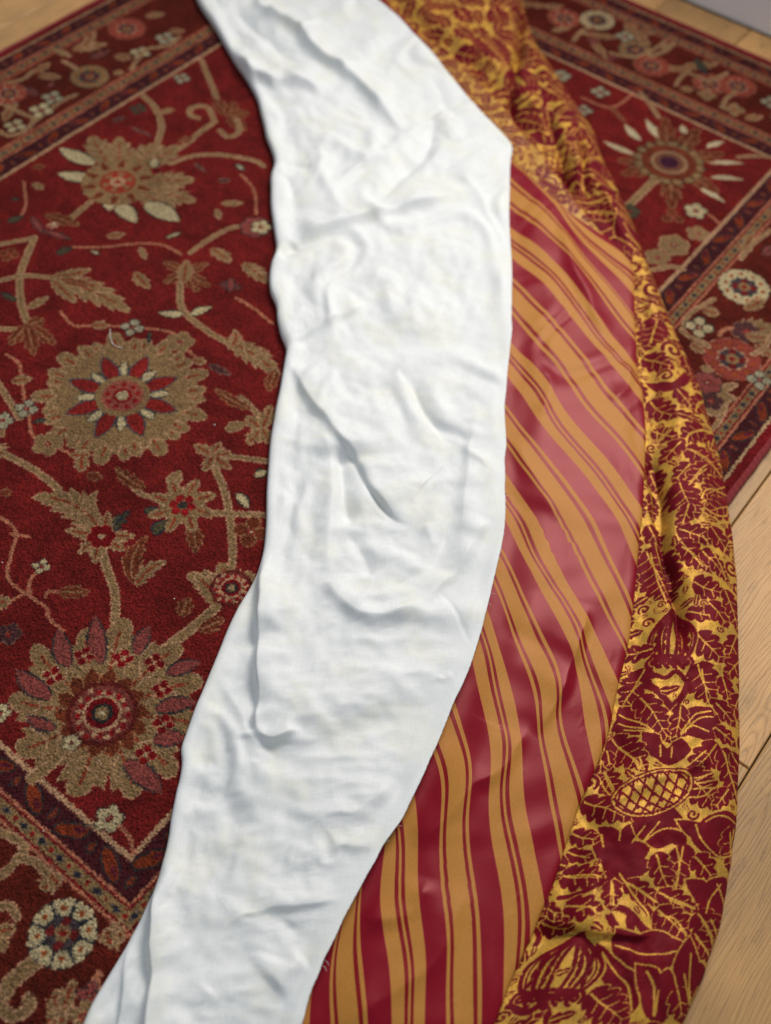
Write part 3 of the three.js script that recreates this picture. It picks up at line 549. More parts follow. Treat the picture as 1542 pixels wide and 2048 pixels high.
vine('T',1.3,[11.8,56.7,11.9,55.7,12.6,53.1,11.9,51.9,10.4,51.8,8.8,51.8]);
vine('T',1.3,[11.2,52.0,12.0,50.1,12.0,48.2,11.9,46.8]);
leaf('T',3.0,3,0.0,12.2,47.2,10.4,47.2);
leaf('T',2.4,3,0.0,12.1,47.7,11.9,46.0);
leaf('T',4.0,3,0.0,11.4,38.5,12.7,36.8);
leaf('T',2.6,3,0.0,10.9,37.3,12.0,38.8);
leaf('T',2.4,3,0.0,2.2,36.2,4.4,38.4);
leaf('T',2.4,3,0.4,3.3,36.1,6.3,37.6);
leaf('T',4.0,4,0.0,1.6,37.0,3.1,35.3);
vine('p',0.6,[7.2,36.1,8.3,36.2,7.4,35.4,6.7,34.4]);
leaf('T',1.0,2,0.0,7.1,35.1,6.2,33.9);
flower('k',1.4,4,6.1,35.3);
vine('T',1.2,[6.1,49.5,6.8,49.1,7.1,48.3,6.8,47.1]);
leaf('T',2.4,3,0.0,4.2,47.6,6.1,46.4);
leaf('T',2.0,3,0.0,3.1,46.6,4.6,45.8);
flower('T',1.6,4,4.3,34.4);
vine('T',1.0,[103.0,151.1,106.2,151.5,110.0,151.9,112.9,151.5]);
vine('T',1.0,[102.2,159.8,102.5,155.5,102.7,151.5,99.2,150.2,96.7,151.2,96.5,153.2]);
vine('T',1.0,[106.8,163.5,109.9,162.2,112.5,162.8]);
leaf('T',2.6,4,0.0,112.3,161.0,114.8,157.5);
leaf('T',2.4,3,0.0,112.5,162.1,116.6,162.5);
leaf('T',3.6,4,0.0,122.5,162.6,128.2,159.3);
leaf('T',2.4,3,0.0,123.9,161.7,129.6,163.7);
leaf('k',2.4,3,0.0,122.7,158.0,127.3,157.3);
leaf('T',2.0,3,0.0,120.3,165.0,120.6,161.0);
vine('T',1.0,[118.6,161.1,118.6,157.6]);
leaf('T',3.0,3,0.0,126.5,155.3,127.9,152.4);
flower('c',2.0,4,130.4,152.5);
flower('g',2.0,4,109.4,153.9);
flower('c',2.2,4,105.5,152.6);
flower('c',2.0,4,99.3,152.6);
leaf('T',2.0,3,0.0,122.3,151.4,123.9,150.3);
leaf('T',2.6,4,0.0,140.1,160.7,143.4,158.7);
flower('g',2.0,4,137.2,152.5);
leaf('T',2.4,3,0.0,139.5,153.7,141.5,151.6);
vine('T',1.0,[125.5,150.0,131.8,152.4,135.7,150.4,139.4,150.8]);
leaf('k',1.6,3,0.0,111.0,156.8,113.0,157.4);
leaf('k',2.4,3,0.0,108.4,159.8,108.0,156.2);
rosette('pinkb',3.2,8,105.0,160.7);
vine('T',1.0,[191.9,92.2,195.8,92.8,198.5,91.9]);
leaf('T',3.2,4,0.0,204.4,87.5,201.0,79.5);
leaf('T',2.6,3,0.0,200.8,84.6,205.6,81.3);
flower('g',2.0,4,200.3,85.1);
leaf('T',2.0,3,0.0,201.4,77.2,204.6,76.5);
vine('T',1.0,[197.5,77.6,201.3,76.3,204.9,76.2]);
leaf('T',3.4,4,0.0,198.7,70.7,204.7,66.1);
leaf('d',2.6,3,0.0,203.3,70.3,199.7,65.9);
vine('T',1.0,[191.9,58.6,195.3,59.2,198.7,58.9]);
flower('T',1.8,4,193.7,62.7);
leaf('T',2.4,3,0.0,191.6,67.6,193.6,65.5);
flower('T',2.0,4,193.0,56.4);
leaf('T',2.4,3,0.0,191.8,53.5,194.8,51.1);
leaf('T',2.4,3,0.0,194.5,89.4,190.9,83.8);
flower('k',1.4,4,194.5,89.0);
leaf('T',2.0,3,0.0,191.7,97.3,195.4,95.2);
leaf('T',2.6,3,0.0,198.1,103.2,201.3,100.8);
flower('g',2.0,4,200.1,52.1);
leaf('k',1.6,3,0.0,190.4,83.5,194.1,82.3);
vine('T',0.9,[193.1,84.3,195.0,80.3,199.2,78.5,204.2,78.0]);
vine('T',0.9,[192.2,68.8,197.5,69.2,198.3,64.8,203.1,63.2]);
flower('c',2.3,4,136.1,33.3);
vine('T',1.1,[133.4,35.2,132.9,33.3,133.3,31.5,133.0,30.1]);
leaf('T',3.0,4,0.0,139.8,34.7,140.8,32.2);
leaf('T',6.0,5,0.0,138.1,28.5,144.1,24.0);
flower('x',2.4,6,140.0,26.9);
leaf('T',3.0,3,0.0,144.4,29.4,148.9,28.0);
leaf('T',2.6,3,0.0,162.4,37.2,155.2,35.6);
vine('T',1.0,[155.2,35.6,159.8,35.8,165.5,35.1]);
leaf('k',2.6,3,0.0,158.6,33.1,162.4,32.9);
vine('T',1.0,[133.9,35.2,137.7,35.9,143.3,34.5]);
vine('p',0.8,[136.4,29.9,137.9,30.0,139.2,29.1]);
shape('T',[123.2,26.1,125.5,25.1,128.2,23.7,128.6,22.6,126.1,23.2,126.0,21.6,124.2,22.0,121.9,21.4,120.5,22.5,120.5,24.1]);
flower('x',2.0,5,123.0,24.3);
flower('k',2.4,6,126.0,26.5);
leaf('T',2.0,3,0.0,128.1,29.0,128.9,26.9);
leaf('T',2.6,3,0.0,131.7,32.6,131.4,29.9);
flower('c',2.3,4,135.9,33.3);
vine('T',1.0,[123.2,22.1,119.5,21.4,117.4,21.8]);
leaf('T',3.0,3,0.0,139.0,26.6,141.1,23.5);
leaf('T',3.0,3,0.0,138.6,24.5,137.6,20.9);
vine('T',1.0,[142.8,23.4,138.3,23.1,136.1,23.9]);
flower('g',2.0,4,131.8,20.5);

  // knots: every tuft takes its colour from a spot near by and has a tone of its own
  const src = g.getImageData(0, 0, W, Hh).data, dst = g.createImageData(W, Hh), D = dst.data, bumpD = new Uint8Array(W * Hh * 4);
  for (let y = 0; y < Hh; y++) for (let x = 0; x < W; x++) {
    const kx = x >> 1, ky = y >> 1, h1 = hash(kx, ky), h2 = hash(kx + 7919, ky), h3 = hash(x + 31, y + 977);
    const sx = clamp(Math.round(x + (h1 - 0.5) * 2.4 + (h3 - 0.5) * 1.2), 0, W - 1), sy = clamp(Math.round(y + (h2 - 0.5) * 2.4), 0, Hh - 1), s = (sy * W + sx) * 4, o = (y * W + x) * 4;
    const light = src[s] + src[s + 1] > 180, red = src[s + 1] < 45;
    let k = light ? 0.82 + 0.36 * hash(kx + 13, ky + 5) : 0.8 + 0.4 * hash(kx + 13, ky + 5);
    k *= 0.93 + 0.14 * h3; k *= 1 + 0.13 * fbm(noiseA, x / 140, y / 140, 3) + (red ? 0.2 * fbm(noiseB, x / 60 + 0.8 * noiseC(x / 90, y / 90), y / 80, 3) : 0);
    D[o] = clamp(src[s] * k, 0, 255); D[o + 1] = clamp(src[s + 1] * k, 0, 255); D[o + 2] = clamp(src[s + 2] * k, 0, 255); D[o + 3] = 255;
    const bh = clamp(60 + 150 * hash(kx + 13, ky + 5) + 60 * (h3 - 0.5), 0, 255); bumpD[o] = bumpD[o + 1] = bumpD[o + 2] = bh; bumpD[o + 3] = 255;
  }
  g.putImageData(dst, 0, 0);
  const map = fromCanvas(c, true); map.wrapS = map.wrapT = THREE.ClampToEdgeWrapping;
  const bump = new THREE.DataTexture(bumpD, W, Hh); bump.magFilter = THREE.LinearFilter; bump.needsUpdate = true;
  const pile = new THREE.MeshPhysicalMaterial({ map, bumpMap: bump, bumpScale: 0.003, roughness: 1, specularIntensity: 0.1, sheen: 0.12, sheenRoughness: 0.6, sheenColor: new THREE.Color(0.5, 0.2, 0.15) });
  const rug = thing('rug', 'red oriental rug with tan floral vines and patterned border on the oak floor', 'rug'); rug.rotation.y = YAW;
  const nu = 280, nv = 200, geo = new THREE.PlaneGeometry(1, 1, nu, nv), P = geo.attributes.position, UV = geo.attributes.uv, in_ = 0.006;
  const lie = (u, v) => RUG.top + 0.0007 * noiseA(u * 3.1, v * 3.1) + 0.0004 * noiseB(u * 9, v * 9);
  for (let i = 0; i < P.count; i++) { const a = UV.getX(i), b = UV.getY(i), u = lerp(RUG.u0 + in_, RUG.u1 - in_, a), v = lerp(RUG.v0 + in_, RUG.v1 - in_, 1 - b); P.setXYZ(i, u, lie(u, v), -v); UV.setXY(i, (u - RUG.u0) / cw, 1 - (v - RUG.v0) / ch); }
  geo.computeVertexNormals();
  const flip = geo.index.array; for (let i = 0; i < flip.length; i += 3) { const t = flip[i]; if (new THREE.Vector3().fromBufferAttribute(geo.attributes.normal, 0).y < 0) { flip[i] = flip[i + 1]; flip[i + 1] = t; } } geo.computeVertexNormals();
  mesh('pile', geo, pile, rug);
  // flecks of lint and one stray thread on the pile
  const fluff = new THREE.MeshStandardMaterial({ color: new THREE.Color(0.6, 0.56, 0.5), roughness: 1 }), lr = rng(91);
  for (const [u, v] of [[0.462, 0.62], [0.474, 0.503], [0.21, 0.74], [0.36, 0.83], [0.15, 0.52], [0.71, 0.78], [0.30, 0.66], [0.83, 0.70], [0.58, 1.02], [1.25, 0.30], [1.36, 0.24]]) { const f = new THREE.IcosahedronGeometry(0.0005 + 0.0005 * lr(), 1), q = f.attributes.position; for (let i = 0; i < q.count; i++) q.setXYZ(i, q.getX(i) * (0.7 + 0.8 * hash(i, 4)), q.getY(i) * 0.7, q.getZ(i) * (0.8 + 0.7 * hash(i, 9))); f.computeVertexNormals(); const m = mesh('lint_fleck', f, fluff, rug); m.position.set(u, RUG.top + 0.0012, -v); m.rotation.y = lr() * 6; }
  mesh('loose_thread', new THREE.TubeGeometry(new THREE.CatmullRomCurve3([[0.748, 1.032], [0.735, 1.018], [0.728, 1.003], [0.731, 0.988]].map(([u, v], i) => new THREE.Vector3(u, RUG.top + 0.001 + 0.0006 * (i & 1), -v))), 16, 0.0006, 5), fluff, rug);
  // overcast edge, one side at a time
  const cord = new THREE.MeshPhysicalMaterial({ color: new THREE.Color(0.17, 0.012, 0.014), roughness: 0.95, bumpMap: dataTexture(64, 64, (x, y) => grey(128 + 120 * Math.sin((x + 0.6 * y) / 64 * 12.566) * (0.6 + 0.4 * hash(x >> 2, y >> 2)))), bumpScale: 0.0012, sheen: 0.2, sheenColor: new THREE.Color(0.5, 0.15, 0.12) });
  const side = (u0, v0, u1, v1) => {
    const n = 240, m = 10, pos = [], uv = [], idx = [], L = Math.hypot(u1 - u0, v1 - v0), nx = -(v1 - v0) / L, nv2 = (u1 - u0) / L;
    for (let i = 0; i <= n; i++) for (let j = 0; j <= m; j++) { const q = i / n, t = (j / m) * Math.PI * 1.15 - 0.1, ww = 0.0006 * noiseB(q * L * 30, v0), u = lerp(u0, u1, q) + nx * (0.0065 * Math.cos(t) + ww), v = lerp(v0, v1, q) + nv2 * (0.0065 * Math.cos(t) + ww); pos.push(u, Math.max(0.0006, 0.0042 + (0.0052 + 0.0004 * noiseA(q * L * 60, 3)) * Math.sin(t)), -v); uv.push(q * L * 40, j / m * 0.6); }
    for (let i = 0; i < n; i++) for (let j = 0; j < m; j++) { const k = i * (m + 1) + j; idx.push(k, k + 1, k + m + 1, k + 1, k + m + 2, k + m + 1); }
    const e = new THREE.BufferGeometry(); e.setAttribute('position', new THREE.Float32BufferAttribute(pos, 3)); e.setAttribute('uv', new THREE.Float32BufferAttribute(uv, 2)); e.setIndex(idx); e.computeVertexNormals(); mesh('binding', e, cord, rug);
  };
  const q = 0.006; side(RUG.u0 + q, RUG.v0 + q, RUG.u1 - q, RUG.v0 + q); side(RUG.u1 - q, RUG.v0 + q, RUG.u1 - q, RUG.v1 - q); side(RUG.u1 - q, RUG.v1 - q, RUG.u0 + q, RUG.v1 - q); side(RUG.u0 + q, RUG.v1 - q, RUG.u0 + q, RUG.v0 + q);
}
// ---------------------------------------------------------------- cloths
const edge = (a) => { const p = []; for (let i = 0; i < a.length; i += 3) p.push(new THREE.Vector3(a[i] / 1000, a[i + 1] / 1000, a[i + 2] / 1000)); return p; };
const eWL = edge(WHITE_LEFT), eWR = edge(WHITE_RIGHT), eSR = edge(STRIPE_RIGHT), eDR = edge(DAMASK_RIGHT), ROWS = eWL.length;
const at = (e, s) => { const i = clamp(Math.floor(s), 0, e.length - 2), t = s - i, a = e[Math.max(0, i - 1)], b = e[i], c = e[i + 1], d = e[Math.min(e.length - 1, i + 2)], f = (k) => 0.5 * (2 * b[k] + (c[k] - a[k]) * t + (2 * a[k] - 5 * b[k] + 4 * c[k] - d[k]) * t * t + (3 * b[k] - a[k] - 3 * c[k] + d[k]) * t * t * t); return new THREE.Vector3(f('x'), f('y'), f('z')); };
function fold(a, amp, plus, minus, lean = 0, taper = 0.22) {        // a crease along a line: height amp mm, falling over plus mm on its right hand and minus mm on its left
  const p = new THREE.SplineCurve(Array.from({ length: a.length / 2 }, (_, i) => new THREE.Vector2(a[2 * i] / 1000, a[2 * i + 1] / 1000))).getPoints(a.length * 3), len = [0];
  for (let i = 1; i < p.length; i++) len.push(len[i - 1] + p[i].distanceTo(p[i - 1]));
  const reach = 3 * Math.max(plus, minus) / 1000, box = [1e9, 1e9, -1e9, -1e9]; for (const q of p) { box[0] = Math.min(box[0], q.x - reach); box[1] = Math.min(box[1], q.y - reach); box[2] = Math.max(box[2], q.x + reach); box[3] = Math.max(box[3], q.y + reach); }
  return { p, len, box, amp: amp / 1000, plus: plus / 1000, minus: minus / 1000, lean: lean / 1000, taper };
}
const out = { h: 0, x: 0, z: 0 };
function folds(list, x, z) {
  const jx = 0.0022 * noiseB(x * 13, z * 13) + 0.0003 * noiseC(x * 48, z * 48), jz = 0.0022 * noiseC(x * 13 + 5, z * 13) + 0.0003 * noiseA(x * 48, z * 48 + 3); x += jx; z += jz;
  out.h = out.x = out.z = 0;
  for (const f of list) {
    if (x < f.box[0] || z < f.box[1] || x > f.box[2] || z > f.box[3]) continue;
    let best = 1e9, side = 1, s = 0, nx = 0, nz = 0;
    for (let i = 0; i + 1 < f.p.length; i++) { const a = f.p[i], dx = f.p[i + 1].x - a.x, dz = f.p[i + 1].y - a.y, L2 = dx * dx + dz * dz, t = clamp(((x - a.x) * dx + (z - a.y) * dz) / L2, 0, 1), ex = x - a.x - t * dx, ez = z - a.y - t * dz, d = ex * ex + ez * ez; if (d < best) { best = d; side = dx * (z - a.y) - dz * (x - a.x); s = f.len[i] + t * (f.len[i + 1] - f.len[i]); const l = Math.sqrt(L2); nx = -dz / l; nz = dx / l; } }
    const d = Math.sqrt(best), S = f.len[f.len.length - 1], k = smooth(0, f.taper, s / S) * smooth(0, f.taper, 1 - s / S), w = side > 0 ? f.plus : f.minus, e = Math.exp(-Math.pow(d / w, 1.6)) * (0.86 + 0.28 * noiseA(s * 14 + f.amp * 900, 2));
    out.h += f.amp * k * e;
    if (f.lean) { const q = f.lean * k * Math.exp(-Math.pow(d / (side > 0 ? f.plus * 0.8 : f.plus * 2.2), 2)); out.x += nx * q; out.z += nz * q; }
  }
  return out;
}
const FOLDS_WHITE = [];
for (const [k, ...a] of [['f1', 21, 11, 30, 1], ['f1b', 8, 8, 14], ['f2', 20, 11, 30, 1], ['f3', -11, 14, 15], ['f4', -6, 9, 9], ['f4b', -5, 7, 8], ['f5', 8, 13, 22], ['f5b', 7, 13, 20], ['f6', 16, 11, 34], ['f7', -11, 20, 12], ['f8', 5, 12, 9], ['f9', -6, 11, 11], ['f10', 10, 8, 32], ['f10b', 5, 14, 20], ['f11', 11, 7, 60, 1], ['f11s', -8, 5, 5, 0, 0.3], ['f12', 12, 38, 10, 0, 0.1], ['f13', -9, 10, 18], ['f13b', -6, 10, 10], ['f14', 3.5, 7, 10], ['f15', 7, 8, 22], ['f15b', 4, 6, 12], ['f16', 6, 14, 30], ['f17', 17, 5, 45, 1.5], ['f17b', 13, 6, 16, 0.5], ['f18', 4, 8, 8], ['f19', -6, 18, 18], ['f19b', -4, 15, 15], ['f20', 9, 28, 12], ['f21', 6, 6, 18], ['f21b', 5, 13, 18], ['f22', 7, 6, 26, 1], ['f23', -6, 15, 13], ['f23b', 7, 15, 22], ['f24', 4, 9, 13], ['f25', 17, 4, 45, 2], ['f26', 8, 4, 30, 1.5], ['f27', -3, 9, 10], ['f28', -5.5, 6, 12], ['f29', -10, 10, 13], ['f30', 5, 13, 10], ['f31', -4, 13, 13], ['f32', -2, 3, 4], ['f33', 2.5, 10, 12], ['f34', -4, 15, 15], ['f35', 2.5, 4, 5]]) FOLDS_WHITE.push(fold(WHITE_FOLDS[k], ...a));
const FOLDS_STRIPE = [];
for (const [k, ...a] of [['s1', 6, 10, 14], ['s2', 9, 30, 7, -2], ['s3', 8, 30, 10], ['s4', 4, 14, 10], ['s5', 3, 10, 12], ['s6', 4, 14, 16], ['s7', 6, 18, 11], ['s8', 5, 16, 11]]) FOLDS_STRIPE.push(fold(STRIPE_FOLDS[k], ...a));
const FOLDS_DAMASK = [];
for (const [k, ...a] of [['d1', -30, 8, 7], ['d2', 6, 14, 18], ['d3', -8, 6, 8], ['d4', 13, 6, 40, 4], ['d4b', -3, 12, 12], ['d5', 6, 6, 14], ['d5b', 5, 7, 12], ['d6', -3, 8, 8], ['d7', 2, 14, 10], ['d8', -24, 9, 9], ['d9', -20, 8, 8], ['d9b', -11, 6, 6], ['d10', 10, 14, 14], ['d11', -8, 9, 9], ['d12', 5, 8, 12], ['d13', 4, 9, 12], ['d14', 4, 11, 10], ['d15', -10, 8, 12]]) FOLDS_DAMASK.push(fold(DAMASK_FOLDS[k], ...a));

// grid from rows of points; cols: how far across each column lies (0..1), or negative / above 1 for what is tucked under
function sheet(nr, place, cols, uvOf) {
  const nc = cols.length, pos = new Float32Array(nr * nc * 3), uv = new Float32Array(nr * nc * 2), uv1 = new Float32Array(nr * nc * 2), idx = [];
  for (let i = 0; i < nr; i++) { const s = (i / (nr - 1)) * (ROWS - 1); const row = place(s); for (let j = 0; j < nc; j++) { const k = i * nc + j, p = row(cols[j]); pos.set(p, k * 3); const q = uvOf(s, cols[j], p); uv[2 * k] = q[0]; uv[2 * k + 1] = q[1]; uv1[2 * k] = p[0]; uv1[2 * k + 1] = p[2]; } }
  for (let i = 0; i + 1 < nr; i++) for (let j = 0; j + 1 < nc; j++) { const k = i * nc + j; idx.push(k, k + nc, k + 1, k + 1, k + nc, k + nc + 1); }
  const g = new THREE.BufferGeometry(); g.setAttribute('position', new THREE.BufferAttribute(pos, 3)); g.setAttribute('uv', new THREE.BufferAttribute(uv, 2)); g.setAttribute('uv1', new THREE.BufferAttribute(uv1, 2)); g.setIndex(idx); g.computeVertexNormals(); return g;
}
const crinkle = (x, z, a) => a * (0.0042 * noiseA(x * 6.5 + 1.2 * noiseB(x * 4, z * 4), z * 5) + 0.0011 * noiseC(x * 17, z * 12));  // soft billows
// slack cloth: a coarse net of springs a little longer than the ground it lies on buckles into creases; returns the shift of every spot
function slacken(place, nr, nc, slack, iterations = 160, bend = 0.04, up = 0.012, down = 0.004) {
  const N = nr * nc, p = new Float32Array(N * 3), p0 = new Float32Array(N * 3), w = new Float32Array(N), r = rng(nr * 31 + nc);
  for (let i = 0; i < nr; i++) { const row = place(i / (nr - 1) * (ROWS - 1)); for (let j = 0; j < nc; j++) { const k = i * nc + j, q = row(j / (nc - 1)); p0.set(q, 3 * k); p.set(q, 3 * k); const pin = i === 0 || i === nr - 1 || j === 0 || j === nc - 1; w[k] = pin ? 0 : 1; if (!pin) p[3 * k + 1] += 0.0012 * (r() - 0.4) + 0.0012 * noiseC(q[0] * 40, q[2] * 40); } }
  const A = [], B = [], L = [], S = [];
  const add = (a, b, s, bendy) => { const dx = p0[3 * a] - p0[3 * b], dy = p0[3 * a + 1] - p0[3 * b + 1], dz = p0[3 * a + 2] - p0[3 * b + 2], x = (p0[3 * a] + p0[3 * b]) / 2, z = (p0[3 * a + 2] + p0[3 * b + 2]) / 2; A.push(a); B.push(b); L.push(Math.hypot(dx, dy, dz) * (1 + slack(x, z, bendy))); S.push(s); };
  for (let i = 0; i < nr; i++) for (let j = 0; j < nc; j++) {
    const k = i * nc + j;
    if (j + 1 < nc) add(k, k + 1, 1, 0); if (i + 1 < nr) add(k, k + nc, 1, 1);
    if (j + 1 < nc && i + 1 < nr) { add(k, k + nc + 1, 0.35, 2); add(k + 1, k + nc, 0.35, 2); }
    if (j + 2 < nc) add(k, k + 2, bend, 0); if (i + 2 < nr) add(k, k + 2 * nc, bend, 1);
  }
  const M = A.length, a = Int32Array.from(A), c = Int32Array.from(B), l = Float32Array.from(L), st = Float32Array.from(S);
  for (let it = 0; it < iterations; it++) {
    for (let m = 0; m < M; m++) {
      const i = 3 * a[m], j = 3 * c[m], wi = w[a[m]], wj = w[c[m]]; if (wi + wj === 0) continue;
      const dx = p[j] - p[i], dy = p[j + 1] - p[i + 1], dz = p[j + 2] - p[i + 2], d = Math.sqrt(dx * dx + dy * dy + dz * dz), q = st[m] * (d - l[m]) / (d * (wi + wj));
      p[i] += wi * q * dx; p[i + 1] += wi * q * dy; p[i + 2] += wi * q * dz; p[j] -= wj * q * dx; p[j + 1] -= wj * q * dy; p[j + 2] -= wj * q * dz;
    }
    for (let k = 0; k < N; k++) if (w[k]) { const y0 = p0[3 * k + 1]; let y = p[3 * k + 1] - 0.00002; if (y < y0 - down) y = y0 - down; if (y > y0 + up) y = y0 + up; p[3 * k + 1] = y; }
  }
  const d = new Float32Array(N * 3), e = new Float32Array(N * 3);
  for (let k = 0; k < N * 3; k++) d[k] = p[k] - p0[k];
  for (let i = 1; i < nr - 1; i++) for (let j = 1; j < nc - 1; j++) for (let x = 0; x < 3; x++) { const k = (i * nc + j) * 3 + x; e[k] = 0.56 * d[k] + 0.08 * (d[k - 3] + d[k + 3] + d[k - 3 * nc] + d[k + 3 * nc]) + 0.03 * (d[k - 3 * nc - 3] + d[k - 3 * nc + 3] + d[k + 3 * nc - 3] + d[k + 3 * nc + 3]); }
  const cub = (t) => [((-t + 2) * t - 1) * t / 2, ((3 * t - 5) * t * t + 2) / 2, ((-3 * t + 4) * t + 1) * t / 2, (t - 1) * t * t / 2];
  return (s) => { const y = clamp(s / (ROWS - 1), 0, 1) * (nr - 1), i = Math.min(nr - 2, Math.floor(y)), cy = cub(y - i), row = place(s); return (t) => {
    const x = clamp(t, 0, 1) * (nc - 1), j = Math.min(nc - 2, Math.floor(x)), cx = cub(x - j), q = row(t), flat = smooth(0, 0.24, 1 - t) * smooth(0, 0.10, t);
    for (let m = 0; m < 4; m++) for (let n = 0; n < 4; n++) { const k = (clamp(i + m - 1, 0, nr - 1) * nc + clamp(j + n - 1, 0, nc - 1)) * 3, f = cy[m] * cx[n] * flat; q[0] += f * e[k]; q[1] += f * e[k + 1]; q[2] += f * e[k + 2]; }
    return q; }; };
}
const columns = (n) => Array.from({ length: n + 1 }, (_, i) => i / n);

// ---- white lining
{
  const weave = dataTexture(512, 512, (x, y) => grey(128 + 46 * noiseA(x / 2.2, y / 26) + 46 * noiseB(x / 26, y / 2.2) + 30 * (hash(x, y) - 0.5)));
  weave.repeat.set(6, 6); weave.channel = 1;
  const tone = dataTexture(512, 512, (x, y) => { const s = 1 + 0.015 * noiseA(x / 3, y / 40) + 0.015 * noiseB(x / 40, y / 3), aged = smooth(0.0, 0.8, noiseC(x / 130, y / 150) + 0.3 * noiseA(x / 30, y / 30)); return [221 * s, (223 - aged) * s, (223 - 7 * aged) * s]; }, true);
  tone.repeat.set(3, 3); tone.channel = 1;
  const cotton = new THREE.MeshPhysicalMaterial({ map: tone, bumpMap: weave, bumpScale: 0.0002, roughness: 0.62, specularIntensity: 0.6, sheen: 0.15, sheenRoughness: 0.5, sheenColor: new THREE.Color(1, 1, 1), side: THREE.DoubleSide });
  const cloth = thing('white_cloth', 'long crumpled white cotton cloth lying across rug and striped silk', 'cloth');
  const cols = [-0.09, -0.06, -0.03, -0.012, ...columns(210), 1.004, 1.012, 1.03];
  const place = (s) => {
    const L = at(eWL, s), R = at(eWR, s), w = Math.hypot(R.x - L.x, R.z - L.z);
    return (t) => {
      const q = clamp(t, 0, 1); let x = lerp(L.x, R.x, q), z = lerp(L.z, R.z, q); const dL = q * w, dR = (1 - q) * w;
      const roll = Math.sqrt(1 - Math.pow(1 - Math.min(1, dL / 0.011), 2));
      const inner = smooth(0, 0.03, dL) * smooth(0.001, 0.02, dR);
      const bulk = lerp(0.0065, 0.008, q) * roll + 0.006 * smooth(0.01, 0.09, dL) * smooth(0.0, 0.1, dR);
      const f = folds(FOLDS_WHITE, x, z), ff = smooth(-0.006, 0.012, dL) * (0.25 + 0.75 * smooth(0.0, 0.03, dR));
      let y = lerp(L.y, R.y, q) + bulk + f.h * ff + crinkle(x, z, 0.2 + 0.8 * inner);
      x += f.x * ff; z += f.z * ff;
      y = Math.max(y, RUG.top + 0.003 + 0.006 * roll); if (dR < 0.014) {  x += 0.00025 * noiseB(s * 2.7, 4) * (1 - dR / 0.012); }
      if (t < 0) { const k = -t / 0.09; y = lerp(y, RUG.top + 0.0005, Math.sqrt(Math.min(1, k * 2.2))); x += 0.012 * k * k * w / 0.4; }
      if (t > 1) { const k = (t - 1) / 0.03; y -= 0.0022 * Math.min(1, k * 4); x -= 0.01 * k; }
      return [x, y, z];
    };
  };
  const slack = (x, z, way) => { const far = smooth(-0.75, -1.25, z), a = (0.25 + 0.75 * far) * smooth(-0.5, 0.7, noiseA(x * 4 + 2, z * 4)), b = (1 - 0.6 * far) * smooth(-0.5, 0.7, noiseB(x * 4, z * 4 + 4)); return way === 0 ? 0.002 + 0.03 * a : way === 1 ? 0.002 + 0.026 * b : 0.002 + 0.014 * (a + b); };
  const broad = slacken(place, 230, 32, slack, 320, 0.05, 0.02, 0.006);
  const small = (x, z) => 0.0003 + 0.006 * smooth(0.15, 0.8, noiseA(x * 6 + 7, z * 6)) * (0.5 + 0.5 * smooth(-0.75, -0.35, z));
  const lain = slacken(broad, 560, 78, small, 110, 0.08, 0.005, 0.003);
  const linen = sheet(980, lain, cols, (s, t) => [t, s]);
  // the turned hem along the right edge is a part of its own
  const hemFrom = cols.length - 12, ix = linen.index.array, body = [], hem = [], nc = cols.length;
  for (let i = 0; i < ix.length; i += 3) (Math.min(ix[i] % nc, ix[i + 1] % nc, ix[i + 2] % nc) >= hemFrom ? hem : body).push(ix[i], ix[i + 1], ix[i + 2]);
  const g1 = linen, g2 = linen.clone(); g1.setIndex(body); g2.setIndex(hem);
  mesh('lining', g1, cotton, cloth); mesh('hem', g2, cotton, cloth);
  // loose ends of the hem thread along the edge
  const r = rng(5), fine = new THREE.MeshStandardMaterial({ color: new THREE.Color(0.7, 0.68, 0.62), roughness: 0.9 });
  for (let i = 0; i < 7; i++) { const s = 42 + r() * 40, p = at(eWR, s), a = r() * 6.28, l = 0.002 + r() * 0.004; const c = new THREE.CatmullRomCurve3([p.clone().add(new THREE.Vector3(-0.001, 0.0005, 0)), p.clone().add(new THREE.Vector3(l * 0.5, 0.001 + r() * 0.002, l * 0.3 * Math.sin(a))), p.clone().add(new THREE.Vector3(l, 0.0006, l * Math.sin(a)))]); mesh('loose_thread', new THREE.TubeGeometry(c, 8, 0.00022, 4), fine, cloth); }
}
